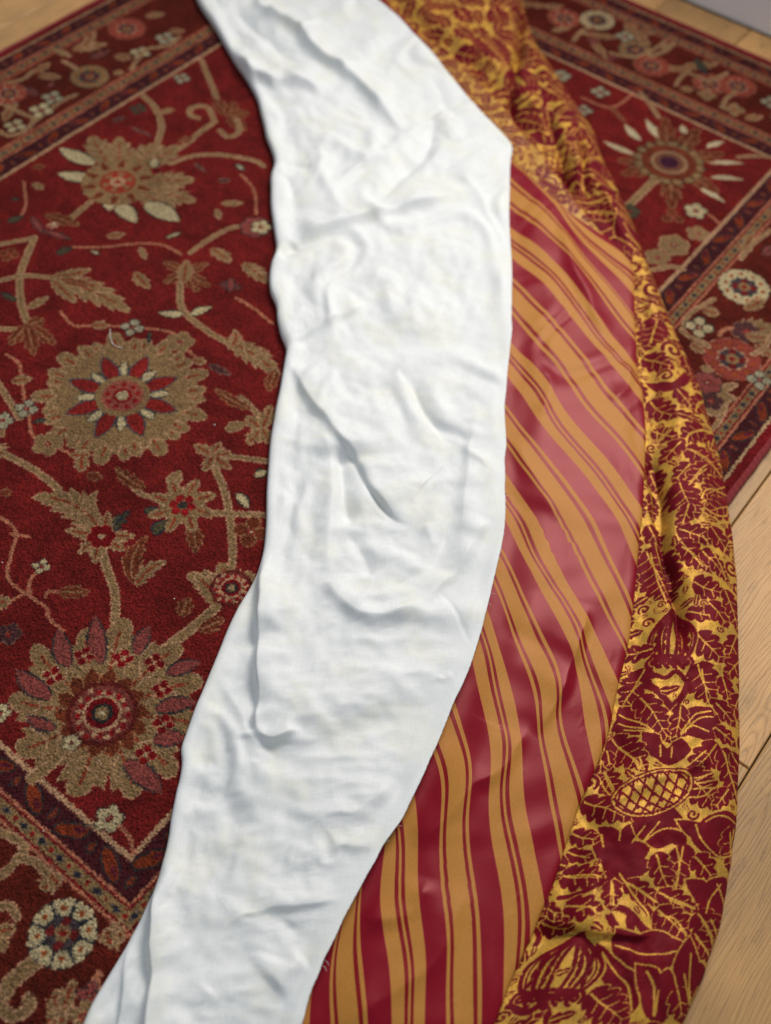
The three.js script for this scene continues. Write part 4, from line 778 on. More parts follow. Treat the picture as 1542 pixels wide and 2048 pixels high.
// ---- damask: crimson leaves on gold, drawn in centimetres along and across the cloth
const DL = 1.2, DW = 0.45;
const brocade = (() => {
  const W = 768, H = 2048, c = canvas(W, H), g = c.getContext('2d'), K = H / (DL * 100);
  const GOLD = '#fff', RED = '#000';
  g.fillStyle = GOLD; g.fillRect(0, 0, W, H); g.lineCap = g.lineJoin = 'round';
  let shift = 0, tshift = 0;
  const X = (t) => (t + tshift) * K * (W / (DW * 100) / K), Y = (s) => H - (s + shift) * K;
  const P = (a) => { const p = []; for (let i = 0; i < a.length; i += 2) p.push([X(a[i + 1]), Y(a[i])]); return p; };
  function leafOn(bx, by, tx, ty, w, bend) {                          // lobed leaf in pixels: serrated sides, curling tip, gold veins
    const dx = tx - bx, dy = ty - by, L = Math.hypot(dx, dy), ux = dx / L, uy = dy / L, nx = -uy, ny = ux, mid = (q) => { const o = bend * L * (q * (1 - q) * 1.1 + 0.12 * q * q * q); return [bx + dx * q + nx * o, by + dy * q + ny * o]; };
    const lobes = Math.max(2, Math.round(L / (1.35 * K))), side = (sgn, grow) => { const pts = []; for (let i = 0; i <= lobes * 6; i++) { const q = i / (lobes * 6), f = (i % 6) / 5, prof = Math.pow(Math.sin(Math.PI * Math.min(1, 0.10 + 0.9 * q)), 0.65) * (1 - 0.3 * q), k = Math.max(0.02 * L, w * 0.5 * prof * (0.66 + 0.42 * Math.sin(f * Math.PI * 0.72) - (f > 0.95 ? 0.16 : 0))) + grow, [x, y] = mid(q), fw = 0.22 * k * f; pts.push([x + nx * sgn * k + ux * fw, y + ny * sgn * k + uy * fw]); } return pts; };
    for (const [col, grow] of [[GOLD, 0.13 * K], [RED, 0]]) { const A = side(1, grow), B = side(-1, grow).reverse(), [ex, ey] = mid(1.06); g.fillStyle = col; g.beginPath(); g.moveTo(...A[0]); for (const q of A) g.lineTo(...q); g.lineTo(ex + ux * grow, ey + uy * grow); for (const q of B) g.lineTo(...q); g.closePath(); g.fill(); }
    g.strokeStyle = GOLD; for (let i = 0; i < 7; i++) { const a = mid(0.04 + i * 0.115), c2 = mid(0.04 + (i + 1) * 0.115); g.lineWidth = (0.25 - 0.022 * i) * K; g.beginPath(); g.moveTo(...a); g.lineTo(...c2); g.stroke(); }
    if (w > 1.6 * K) for (let i = 1; i < lobes; i++) for (const sgn of [-1, 1]) { const q = (i + 0.1) / lobes, [x, y] = mid(q), [x2, y2] = mid(Math.min(1, q + 0.6 / lobes)); g.lineWidth = 0.13 * K; g.beginPath(); g.moveTo(x, y); g.quadraticCurveTo((x + x2) / 2, (y + y2) / 2, x2 + nx * sgn * w * 0.27, y2 + ny * sgn * w * 0.27); g.stroke(); }
  }
  function acanthus(a) {
    const q = P(a), n = q.length;
    if (n <= 8) {                                                    // a single leaf: from one end of the outline to the other
      let best = 0, i0 = 0, i1 = 1; for (let i = 0; i < n; i++) for (let j = i + 1; j < n; j++) { const d = Math.hypot(q[i][0] - q[j][0], q[i][1] - q[j][1]); if (d > best) { best = d; i0 = i; i1 = j; } }
      const A = q[i0], B = q[i1], nx = -(B[1] - A[1]) / best, ny = (B[0] - A[0]) / best; let lo = 0, hi = 0; for (const v of q) { const d = (v[0] - A[0]) * nx + (v[1] - A[1]) * ny; lo = Math.min(lo, d); hi = Math.max(hi, d); }
      const w = Math.max(hi - lo, 0.3 * best) * 1.5 + 0.6 * K, o = (hi + lo) / 2, e = 0.35 * K, ux = (B[0] - A[0]) / best, uy = (B[1] - A[1]) / best;
      leafOn(A[0] + nx * o * 0.5 - ux * e, A[1] + ny * o * 0.5 - uy * e, B[0] + nx * o * 0.5 + ux * e, B[1] + ny * o * 0.5 + uy * e, Math.min(w, best * 0.9), clamp(o / best, -0.3, 0.3) + 0.18 * (hash(Math.round(a[0] * 10), Math.round(a[1] * 10)) - 0.5)); return;
    }
    broad(a);
  }
  function broad(a) {                                             // lobes between cusps, with a gold vein
    const p0 = P(a), n = p0.length; let p = p0, cx = 0, cy = 0; for (const q of p) { cx += q[0] / n; cy += q[1] / n; }
    p = p0.map((q, i) => { const k = (n > 4 && i % 2 ? 0.93 : 1.1) ; return [cx + (q[0] - cx) * k, cy + (q[1] - cy) * k]; }); g.lineJoin = 'miter'; g.miterLimit = 4; g.fillStyle = RED; g.beginPath(); g.moveTo(...p[0]);
    for (let i = 0; i < n; i++) { const u = p[i], v = p[(i + 1) % n], mx = (u[0] + v[0]) / 2, my = (u[1] + v[1]) / 2, L = Math.hypot(v[0] - u[0], v[1] - u[1]), d = Math.hypot(mx - cx, my - cy) || 1; g.quadraticCurveTo(mx + (mx - cx) / d * L * 0.15, my + (my - cy) / d * L * 0.15, v[0], v[1]); }
    g.closePath(); g.lineWidth = 1.02 * K; g.strokeStyle = GOLD; g.stroke(); g.lineWidth = 0.66 * K; g.strokeStyle = RED; g.stroke(); g.fill();
    if (n <= 6) { const q = p[n >> 1], m = [(p[0][0] + q[0]) / 2 + (p[1][0] - cx) * 0.2, (p[0][1] + q[1]) / 2 + (p[1][1] - cy) * 0.2]; g.strokeStyle = GOLD; g.lineWidth = 0.19 * K; g.beginPath(); g.moveTo(lerp(p[0][0], q[0], 0.1), lerp(p[0][1], q[1], 0.1)); g.quadraticCurveTo(...m, lerp(p[0][0], q[0], 0.85), lerp(p[0][1], q[1], 0.85)); g.stroke(); } g.lineJoin = 'round';
  }
  function line(w, a, col) { const p = P(a).map((q) => new THREE.Vector2(...q)), q = p.length > 2 ? new THREE.SplineCurve(p).getPoints(p.length * 8) : p; g.strokeStyle = col; g.lineWidth = w * K; g.beginPath(); q.forEach((v, i) => (i ? g.lineTo(v.x, v.y) : g.moveTo(v.x, v.y))); g.stroke(); }
  const band = (w, a) => line(w, a, RED), vein = (w, a) => line(w * 0.72, a, GOLD);
  function local(s0, t0, s1, t1) { const dx = X(t1) - X(t0), dy = Y(s1) - Y(s0), L = Math.hypot(dx, dy); g.save(); g.translate(X(t0), Y(s0)); g.rotate(Math.atan2(dy, dx) + Math.PI / 2); return L; }
  function pomegranate(s0, t0, s1, t1, w) {
    const L = local(s0, t0, s1, t1), h = w * K / 2;
    const drop = (k) => { g.beginPath(); g.moveTo(0, -L * (0.9 + 0.1 * k)); g.bezierCurveTo(h * 0.25 * k, -L * 0.72, h * 1.35 * k, -L * 0.62, h * 0.95 * k, -L * 0.22); g.bezierCurveTo(h * 0.8 * k, -L * 0.02, h * 0.3 * k, -L * 0.02, 0, -L * 0.02); g.bezierCurveTo(-h * 0.3 * k, -L * 0.02, -h * 0.8 * k, -L * 0.02, -h * 0.95 * k, -L * 0.22); g.bezierCurveTo(-h * 1.35 * k, -L * 0.62, -h * 0.25 * k, -L * 0.72, 0, -L * (0.9 + 0.1 * k)); };
    drop(1.12); g.fillStyle = GOLD; g.fill(); g.lineWidth = 0.5 * K;
    for (const [k, w2] of [[1.0, 0.45], [0.86, 0.2], [0.62, 0.5], [0.45, 0.2], [0.22, 0.5]]) { drop(k); g.strokeStyle = RED; g.lineWidth = w2 * K; g.stroke(); if (w2 > 0.72) { drop(k); g.strokeStyle = GOLD; g.lineWidth = 0.2 * K; g.setLineDash([]); } }
    for (const x of [-0.78, -0.42, 0.42, 0.78]) for (const y of [0.2, 0.36, 0.5, 0.62]) { const px = h * x * (1 - Math.abs(y - 0.3) * 0.7), py = -L * y; g.fillStyle = RED; g.beginPath(); g.moveTo(px, py - 0.9 * K); g.quadraticCurveTo(px + 0.5 * K, py, px, py + 0.45 * K); g.quadraticCurveTo(px - 0.5 * K, py, px, py - 0.9 * K); g.fill(); }
    g.lineWidth = 0.45 * K; g.strokeStyle = RED; for (const x of [-0.8, -0.4, 0, 0.4, 0.8]) { g.beginPath(); g.arc(h * x * 0.9, L * 0.0, 0.85 * K, 2.6, 7.6); g.stroke(); g.beginPath(); g.arc(h * x * 0.9, L * 0.0, 0.3 * K, 0, 7); g.stroke(); }
    g.restore();
  }
  function thistle(s0, t0, s1, t1, w) {                              // scaly flower head: a dome crossed by two sets of curved lines with a small floret in every scale
    const L = local(s0, t0, s1, t1), h = w * K / 2, dome = () => { g.beginPath(); g.moveTo(0, L * 0.12); g.bezierCurveTo(-h * 0.7, L * 0.12, -h * 1.05, -L * 0.25, -h, -L * 0.5); g.bezierCurveTo(-h * 0.8, -L * 1.0, h * 0.8, -L * 1.0, h, -L * 0.5); g.bezierCurveTo(h * 1.05, -L * 0.25, h * 0.7, L * 0.12, 0, L * 0.12); };
    dome(); g.fillStyle = GOLD; g.fill(); g.strokeStyle = RED; g.lineWidth = 0.7 * K; g.stroke(); g.strokeStyle = GOLD; g.lineWidth = 0.3 * K; g.stroke(); g.save(); dome(); g.clip(); g.strokeStyle = RED; g.lineWidth = 0.26 * K;
    for (let i = -6; i <= 6; i++) for (const d of [-1, 1]) { g.beginPath(); g.moveTo(i * h * 0.3 - d * h * 0.6, L * 0.2); g.quadraticCurveTo(i * h * 0.3 + d * h * 0.1, -L * 0.35, i * h * 0.3 + d * h * 0.3, -L * 1.0); g.stroke(); }
    for (let i = -5; i <= 5; i++) for (let j = 0; j < 5; j++) { const px = (i + (j & 1) * 0.5) * h * 0.3, py = L * 0.08 - j * L * 0.22; g.fillStyle = RED; g.beginPath(); for (let k = 0; k < 8; k++) { const rr = (k & 1 ? 0.14 : 0.4) * K; g.lineTo(px + rr * Math.cos(k * 0.785), py + rr * Math.sin(k * 0.785)); } g.fill(); }
    g.restore(); g.restore();
  }
function upperCluster(){
acanthus([115.7,6.0,116.4,4.0,115.3,2.9,113.3,3.5,111.4,5.8,111.0,7.5]);
acanthus([109.1,8.0,109.1,6.3,107.2,4.9,105.7,5.1,106.5,6.5,106.9,8.4]);
acanthus([103.9,8.6,103.2,7.4,102.4,6.0,103.9,4.2,105.4,2.6,105.0,1.1,103.9,3.1,102.1,4.6,101.7,6.4,102.1,8.3]);
acanthus([107.6,3.4,108.7,1.4,106.5,0.9,105.0,1.1,105.7,2.8]);
acanthus([101.0,5.7,101.0,4.0,99.6,3.8,97.4,4.2,98.5,5.4,99.6,5.9]);
acanthus([103.5,2.9,104.6,0.6,102.8,0.3,101.7,0.8,102.1,2.4]);
acanthus([100.3,3.1,100.6,1.1,98.9,0.9,97.1,1.8,97.1,3.8]);
acanthus([100.6,9.1,99.6,7.6,97.8,6.9,96.2,6.8,98.1,8.5,97.8,9.4]);
acanthus([96.7,6.4,96.4,4.5,96.0,2.6,95.3,4.4,95.7,6.2]);
acanthus([94.3,6.2,94.3,4.3,93.6,2.6,92.3,3.7,91.2,5.0,90.9,6.4]);
acanthus([92.9,2.7,93.3,0.8,91.6,0.6,90.2,1.1,89.9,2.5,91.2,3.1]);
acanthus([90.2,6.2,89.6,4.8,88.6,2.8,86.9,1.1,85.9,1.0,85.3,3.5,87.6,4.8]);
acanthus([94.7,10.0,94.3,8.4,93.3,7.0,92.3,7.5,92.3,9.9]);
acanthus([91.2,10.1,90.2,8.6,91.2,7.1,88.9,7.5,87.9,9.0,88.6,10.0]);
acanthus([87.6,7.9,86.9,6.7,85.3,6.3,84.3,7.2,84.3,9.1,85.6,9.7]);
acanthus([85.9,6.3,86.9,4.0,85.3,4.5,83.4,6.0,83.4,7.1]);
acanthus([83.7,5.2,84.6,3.3,84.3,0.7,82.4,0.7,81.1,3.2,80.8,5.0]);
acanthus([80.2,5.4,80.5,3.3,81.1,1.1,78.7,1.7,77.7,3.6,78.7,5.3]);
acanthus([82.4,10.0,83.7,8.1,82.1,6.4,79.0,5.8,77.7,6.4,79.9,7.5,79.6,9.6]);
acanthus([77.1,9.3,79.6,7.8,78.7,7.3,75.6,8.9,75.3,9.5]);
acanthus([75.6,9.3,76.2,7.4,74.7,5.7,73.2,5.3,73.5,6.8,74.7,8.8]);
acanthus([75.6,4.9,75.9,2.8,74.1,1.5,72.3,2.6,73.2,4.3]);
acanthus([73.5,9.4,72.9,7.1,70.8,5.7,68.8,5.8,69.7,7.3,71.7,8.9]);
acanthus([67.9,7.3,67.3,4.8,66.8,3.1,64.8,4.4,65.0,6.8]);
acanthus([72.3,5.9,70.5,3.8,68.2,2.4,67.9,3.3,70.0,5.5]);
acanthus([87.6,11.6,86.6,10.4,84.3,10.9,85.0,11.9]);
acanthus([83.4,12.3,82.4,11.3,79.6,11.4,79.3,12.4]);
acanthus([77.7,13.1,77.1,11.3,75.0,10.8,74.1,12.1,75.6,13.2]);
acanthus([73.8,13.7,73.5,10.9,68.5,10.5,64.5,10.9,64.5,12.6,69.1,13.9]);
acanthus([63.3,8.0,63.6,6.1,62.2,4.8,61.1,6.3,61.9,7.7]);
acanthus([63.9,5.6,63.3,3.4,60.8,3.2,61.1,4.6]);
acanthus([66.2,3.1,64.5,1.4,60.6,1.2,62.2,2.4]);
acanthus([59.2,7.0,59.5,5.5,57.8,4.3,55.7,3.6,55.4,5.5,56.5,6.7]);
acanthus([58.4,3.6,59.5,1.5,56.5,1.0,56.2,2.7]);
acanthus([105.0,10.9,103.2,10.2,99.6,11.2,100.3,12.5,102.8,12.5]);
acanthus([97.8,14.0,97.1,11.7,93.6,11.5,92.9,13.2]);
acanthus([90.9,14.6,91.2,12.5,87.6,12.4,85.6,14.2]);
acanthus([84.3,15.9,83.4,13.9,79.9,13.6,80.2,15.4]);
acanthus([78.0,16.6,77.1,14.6,73.5,14.6,73.8,16.6]);
acanthus([72.0,18.1,71.4,15.6,67.9,15.1,67.6,17.1]);
acanthus([66.2,18.5,65.6,16.0,62.2,15.6,62.2,17.8]);
vein(0.35,[97.1,3.5,98.9,2.6,99.9,1.2]);
vein(0.35,[91.2,6.3,92.9,5.4,94.0,2.5]);
vein(0.35,[89.9,6.0,88.2,3.6,85.9,1.3]);
vein(0.40,[80.8,5.6,82.7,4.3,82.9,0.6]);
vein(0.40,[79.0,5.5,78.4,3.5,79.0,1.7,81.1,1.0]);
vein(0.35,[83.4,7.1,85.0,5.6,86.3,4.1]);
vein(0.40,[72.9,9.1,71.7,7.4,69.7,6.5]);
vein(0.30,[74.4,6.3,72.0,4.7,68.2,2.9]);
vein(0.30,[72.0,3.2,75.0,1.7]);
vein(0.40,[92.3,2.3,90.9,2.6,90.6,1.3]);
vein(0.40,[114.5,4.9,111.8,6.3]);
vein(0.30,[75.0,12.3,69.1,11.2]);
vein(0.30,[73.5,12.9,68.2,12.2,65.0,11.4]);
vein(0.25,[92.4,10.1,94.7,9.7]);
vein(0.25,[92.4,10.1,94.7,8.6]);
vein(0.25,[92.4,10.1,94.7,7.7]);
vein(0.25,[92.4,10.1,94.7,6.8]);
}
function lowerCluster(){
acanthus([54.8,6.9,54.8,5.7,52.9,4.5,51.1,4.1,49.6,4.9,50.1,6.3,50.8,7.4,53.2,7.4]);
acanthus([54.8,15.2,54.8,13.6,52.9,13.0,51.3,13.9,50.3,15.7,50.6,15.9,52.6,15.3]);
band(0.9,[52.6,13.5,51.1,11.8,48.9,10.2]);
band(0.9,[48.9,10.2,50.6,8.8,52.5,8.2]);
band(0.6,[54.0,12.9,53.2,11.2,54.0,9.8,52.9,8.6]);
acanthus([49.6,15.9,49.3,14.2,48.0,12.8,46.5,11.9,45.0,11.1,45.5,12.3,45.8,13.6,46.5,15.5,47.0,16.6,48.3,16.5]);
acanthus([48.0,4.6,48.8,6.0,48.3,7.8,46.8,8.9,45.0,9.6,45.3,8.2,45.0,6.6,44.3,5.3,45.3,4.8,45.8,6.0,46.8,4.6]);
acanthus([50.6,14.1,50.3,13.2,48.8,12.0,47.0,11.0,45.8,10.5,44.2,10.7,46.8,12.1,48.5,13.3]);
acanthus([49.0,9.1,48.8,8.8,47.0,8.9,44.3,9.9,45.3,10.3,47.0,9.8]);
acanthus([45.3,13.2,45.0,12.0,43.8,11.5,42.8,10.5,43.8,9.9,44.3,8.9,43.0,8.3,41.8,8.9,41.6,10.2,42.1,11.6,43.3,12.8]);
acanthus([45.8,16.8,44.8,15.4,43.8,14.0,42.3,12.9,40.8,12.8,40.6,14.1,41.8,15.5,43.8,17.1]);
acanthus([41.6,17.7,40.8,16.8,38.9,15.7,36.5,15.6,37.9,16.9,39.8,17.7]);
acanthus([41.8,8.2,43.8,6.4,43.8,5.0,41.3,4.0,40.6,5.5,40.3,7.0,40.1,8.1]);
acanthus([39.6,8.1,39.8,3.9,37.9,2.7,35.5,4.1,36.0,6.3,36.2,7.8]);
acanthus([32.3,17.2,30.9,15.9,33.0,16.8,32.8,15.7,31.8,14.9,33.2,14.3,33.0,13.6,31.2,13.3,30.7,11.7,29.1,12.0,28.7,11.1,27.1,11.6,27.1,13.1,28.0,14.3,27.8,15.1,28.7,16.1,30.3,16.7]);
acanthus([34.1,13.4,34.8,11.6,34.8,9.4,33.0,7.8,30.9,7.6,31.4,8.6,30.9,10.3,31.4,11.6,32.5,12.7]);
acanthus([33.4,7.7,33.2,5.9,34.1,4.6,35.1,2.5,34.1,0.5,31.8,0.4,30.3,1.3,29.6,2.9,30.5,4.9,31.8,6.6]);
acanthus([29.4,8.3,30.5,7.4,28.7,6.7,25.8,6.2,25.6,7.4,27.4,8.2]);
acanthus([29.6,10.2,28.9,9.1,27.8,9.3,28.2,10.4,27.1,10.0,26.7,8.6,25.6,7.8,25.2,8.7]);
acanthus([29.1,5.8,29.8,4.4,28.0,3.1,26.9,3.1,27.1,4.6,27.8,5.3]);
acanthus([26.3,5.7,26.5,4.4,26.0,3.7,26.9,2.9,26.9,1.6,25.6,1.0,23.4,1.2,23.0,2.2,23.2,3.6,24.5,4.7]);
acanthus([28.2,20.0,28.7,18.6,28.0,17.2,27.1,15.8,26.7,16.9,26.3,18.2,27.1,19.1]);
band(0.6,[25.2,20.0,25.4,17.6,26.5,15.6,27.8,14.3]);
band(0.8,[27.8,14.3,25.8,12.8,23.9,10.7,21.7,8.8,20.5,8.4,20.8,9.7,23.0,12.4,23.4,14.1]);
acanthus([24.9,15.3,26.5,14.6,24.9,13.6,23.4,14.1]);
acanthus([24.3,18.8,24.3,16.7,23.4,15.3,22.1,16.4,22.3,17.9]);
band(0.9,[22.3,14.2,20.6,12.6,20.8,11.5,22.1,11.9]);
acanthus([26.3,12.9,26.0,11.4,24.9,9.7,23.9,8.9,24.1,10.4,24.9,11.6]);
acanthus([25.2,8.9,24.9,7.5,24.3,5.9,23.2,4.5,23.4,5.9,24.1,7.7]);
acanthus([22.8,8.9,23.0,7.3,22.3,5.7,20.6,4.4,19.3,4.6,20.4,6.1,21.3,7.8]);
acanthus([20.6,12.4,20.2,10.3,20.2,8.3,19.5,6.2,18.6,5.0,16.9,5.2,16.1,6.7,16.1,9.0,17.4,11.1]);
acanthus([22.3,4.5,22.6,2.9,22.1,1.1,19.9,0.1,18.2,0.4,19.9,2.6]);
acanthus([20.2,3.8,20.6,2.8,18.2,0.6,17.4,0.7,18.2,2.4]);
acanthus([19.1,4.1,18.2,3.2,16.9,2.4,16.7,1.3,15.0,1.1,12.3,0.8,12.7,1.9,14.2,3.3,16.5,4.6]);
acanthus([18.2,13.6,17.4,12.1,15.9,10.3,14.6,8.2,12.3,7.6,10.9,7.4,12.3,8.8,14.0,10.7,16.1,12.6]);
acanthus([16.1,8.5,15.9,7.0,14.8,6.2,15.9,5.6,14.4,4.6,12.3,3.1,10.7,3.8,10.7,5.3,13.2,6.8]);
acanthus([13.6,12.4,13.8,11.4,12.3,9.6,10.5,7.2,10.5,10.6]);
acanthus([13.6,3.5,12.9,1.6,11.5,0.7,10.7,1.5,11.5,2.8]);
band(0.9,[12.5,20.5,11.7,18.3,12.3,17.1,10.3,15.5]);
acanthus([22.3,20.9,22.8,19.0,21.3,17.9,20.8,19.3]);
acanthus([37.2,19.4,37.4,17.7,36.2,15.8,35.5,14.4,34.1,14.4,34.1,15.9,34.8,17.3]);
acanthus([54.8,4.2,56.6,2.4,56.6,0.7,54.2,0.7,53.4,3.1]);
acanthus([52.9,4.0,52.4,2.1,50.6,1.9,49.6,3.3,50.6,4.0]);
acanthus([50.6,2.4,51.1,0.7,49.0,0.6,47.8,1.9]);
acanthus([49.3,4.4,49.0,3.0,47.0,2.1,47.0,3.3]);
acanthus([46.0,4.4,45.8,2.6,44.5,1.9,43.5,3.0,44.0,4.1]);
acanthus([43.0,3.6,40.8,2.0,36.5,0.5,36.5,1.3,40.3,3.1]);
acanthus([42.8,2.3,43.0,0.7,40.8,0.6,40.8,1.7]);
acanthus([38.1,3.8,37.9,2.5,36.2,2.8,35.5,4.1]);
acanthus([32.8,2.5,33.2,1.2,30.5,0.2,28.7,1.1]);
acanthus([30.9,19.9,31.4,18.6,29.8,17.6,29.1,18.9]);
acanthus([42.8,18.7,43.8,18.2,41.8,17.3,40.8,18.1]);
acanthus([33.2,20.0,33.4,18.3,32.1,17.2,31.8,19.1]);
acanthus([24.3,21.4,24.3,19.8,23.0,19.7,22.8,20.8]);
acanthus([43.8,17.7,42.3,16.5,41.8,17.3]);
acanthus([11.5,-0.1,13.6,-0.9,15.7,-1.0,17.8,-1.1,16.5,-1.9,14.0,-1.9]);
acanthus([22.6,23.0,23.9,21.5,22.6,21.4]);
vein(0.32,[54.2,6.5,52.4,6.2,49.6,5.6,48.0,4.5]);
vein(0.32,[53.2,14.0,51.6,15.3,50.1,15.9]);
vein(0.32,[49.0,16.3,47.3,14.1,45.8,12.5]);
vein(0.32,[47.8,16.4,46.5,14.1,45.7,12.5]);
vein(0.32,[46.8,15.7,46.0,13.9,45.5,12.5]);
vein(0.32,[48.3,5.3,47.8,7.4,45.3,9.1]);
vein(0.32,[47.5,5.1,47.3,6.9,45.2,9.0]);
vein(0.32,[45.5,5.7,46.3,7.6,45.2,9.0]);
vein(0.32,[44.8,16.3,42.6,14.7,40.6,13.7]);
vein(0.32,[43.5,15.3,41.8,14.2,40.6,13.4]);
vein(0.32,[42.3,13.8,41.3,13.4,40.6,13.1]);
vein(0.32,[43.8,11.5,42.3,11.3]);
vein(0.32,[43.5,10.0,42.1,10.0]);
vein(0.32,[39.6,8.1,39.3,6.5,40.1,4.4]);
vein(0.32,[38.6,8.0,38.6,6.0,39.3,3.9]);
vein(0.32,[37.7,7.9,37.9,6.0,38.1,4.3]);
vein(0.32,[36.7,7.9,36.9,5.9,37.9,4.7]);
vein(0.32,[40.6,8.2,41.6,7.1,42.8,5.9]);
vein(0.32,[30.9,16.4,32.5,16.9]);
vein(0.32,[31.6,14.8,33.2,15.1]);
vein(0.32,[31.2,13.3,33.2,12.3]);
vein(0.32,[33.7,10.7,31.4,12.0]);
vein(0.32,[31.2,12.0,32.5,10.7,32.9,9.3,32.5,7.9]);
vein(0.32,[33.7,5.2,34.6,3.6,34.0,0.7]);
vein(0.32,[33.2,6.4,31.2,5.2,29.6,2.9,30.3,0.9]);
vein(0.32,[30.5,8.1,28.2,7.4,25.6,7.3]);
vein(0.32,[26.5,1.9,24.7,2.9,23.0,3.2]);
vein(0.32,[28.0,19.6,27.6,17.7,27.1,16.0]);
vein(0.32,[26.2,12.7,25.2,10.8,24.1,9.1]);
vein(0.32,[24.7,8.2,24.2,6.7,23.3,4.7]);
vein(0.32,[24.3,7.7,23.6,6.0]);
vein(0.32,[22.6,8.6,22.1,6.7,20.2,4.8]);
vein(0.32,[18.9,12.2,18.0,9.3,17.8,6.9,18.2,5.2]);
vein(0.32,[22.1,3.6,20.2,1.6,18.2,0.5]);
vein(0.32,[22.3,2.4,20.4,0.9,18.2,0.3]);
vein(0.32,[19.9,3.4,18.9,1.8,17.6,0.6]);
vein(0.32,[18.0,3.5,15.2,2.6,12.5,1.1]);
vein(0.32,[15.7,3.5,14.0,2.3,12.5,1.2]);
vein(0.32,[14.6,1.1,13.6,1.1,12.5,1.0]);
vein(0.32,[18.0,13.3,15.7,11.0,14.2,9.0,11.5,7.4]);
vein(0.32,[15.9,7.8,14.0,6.2,10.9,4.9]);
vein(0.32,[13.6,5.6,10.9,4.7]);
vein(0.32,[24.3,0.9,26.5,2.4]);
vein(0.32,[42.8,3.4,39.3,1.9,36.5,0.9]);
vein(0.32,[23.2,17.9,23.4,16.7,22.8,16.0]);
vein(0.32,[22.6,15.9,22.6,14.3]);
vein(0.32,[27.6,14.0,25.6,12.5,23.2,10.2,21.5,9.3]);
vein(0.32,[26.3,14.5,23.6,13.9]);
vein(0.32,[32.8,1.8,30.3,0.9]);
vein(0.32,[41.3,17.5,39.3,16.6,36.9,15.8]);
vein(0.32,[39.8,17.7,38.1,16.9,36.7,15.9]);
thistle(35.5,11.2,40.6,12.8,9.4);
pomegranate(13.1,16.9,20.8,16.5,7.8);
pomegranate(55.4,10.6,64.5,9.8,5.6);
}

  for (const ds of [-120, 0, 120]) { shift = ds; tshift = 0; upperCluster(); lowerCluster(); }
  shift = 0;
  {                                                                  // more leaves of the same kind where the ground is still bare
    const r = rng(31), sprig = (s, t, size, a) => { const c = Math.cos(a), n = Math.sin(a), bend = (r() - 0.5) * 0.7; for (const d of [-120, 0, 120]) { shift = d; leafOn(X(t - n * size), Y(s - c * size), X(t + n * size), Y(s + c * size), size * 1.15 * K, bend); } shift = 0; };
    const scroll = (s, t, size, a) => { const k = r() < 0.5 ? 1 : -1, q = []; for (let i = 0; i <= 14; i++) { const f = i / 14, rr = size * (1.05 - 0.85 * f), w = a + k * f * 7.2; q.push(s + rr * Math.cos(w), t + rr * Math.sin(w)); } for (const d of [-120, 0, 120]) { shift = d; line(size * 0.42 + 0.2, q, GOLD); line(size * 0.4, q, RED); } shift = 0; };
    for (const [size, tries] of [[2.6, 500], [1.9, 900], [1.3, 1800], [0.85, 2600], [0.6, 3000], [0.42, 3000]]) {
      let d = g.getImageData(0, 0, W, H).data;
      for (let k = 0; k < tries; k++) {
        const s = r() * 120, t = r() * 45, a = r() * 6.283; let free = true;
        for (let q = 0; q < 26 && free; q++) { const rr = size * (0.15 + 0.47 * (q % 2)), px = Math.round(X(t + rr * Math.cos(q))), py = (Math.round(Y(s + rr * Math.sin(q))) + H) % H; if (px >= 0 && px < W && d[(py * W + px) * 4] < 128) free = false; }
        if (free) { if (size < 2.2 && r() < 0.25) scroll(s, t, size * 0.85, a); else sprig(s, t, size, a); d = g.getImageData(0, 0, W, H).data; }
      }
    }
  }
  const d = g.getImageData(0, 0, W, H).data, mask = new Float32Array(W * H);
  for (let i = 0; i < W * H; i++) mask[i] = d[4 * i] / 255;
  const jag = (x, y) => mask[clamp(y + Math.round((hash(x >> 1, y) - 0.5) * 1.6), 0, H - 1) * W + clamp(x + Math.round((hash(x, y >> 1) - 0.5) * 1.6), 0, W - 1)];
  const tex = (f, srgb) => { const t = dataTexture(W, H, (x, y) => f(jag(x, H - 1 - y), x, y), srgb); t.wrapS = THREE.MirroredRepeatWrapping; return t; };
  return {
    map: tex((m, x, y) => { const k = 0.88 + 0.24 * hash(x, y >> 2), n = 1 + 0.06 * noiseA(x / 60, y / 60); return [lerp(99 * n, 186 * k * n, m), lerp(6, 143 * k * n, m), lerp(22 * n, 61 * k, m)]; }, true),
    metal: tex((m, x, y) => [0, lerp(165, 116 + 44 * hash(x >> 1, y >> 3), m), lerp(0, 64, m)]),
    bump: tex((m, x, y) => grey(lerp(150, 70, m) + 40 * (hash(x >> 1, y) - 0.5) + (m > 0.5 ? 30 * Math.sin(y * 1.6) : 20 * Math.sin(x * 1.7)))),
  };
})();
const lengthAlong = [0];                                            // metres from the near end, by row
{ const mid = (i) => eSR[i].clone().add(eDR[i]).multiplyScalar(0.5); let s = 0; lengthAlong[ROWS - 1] = 0; for (let i = ROWS - 2; i >= 0; i--) { const a = mid(i), b = mid(i + 1); s += Math.hypot(a.x - b.x, a.z - b.z); lengthAlong[i] = s; } }
const along = (s) => { const i = clamp(Math.floor(s), 0, ROWS - 2); return lerp(lengthAlong[i], lengthAlong[i + 1], s - i); };
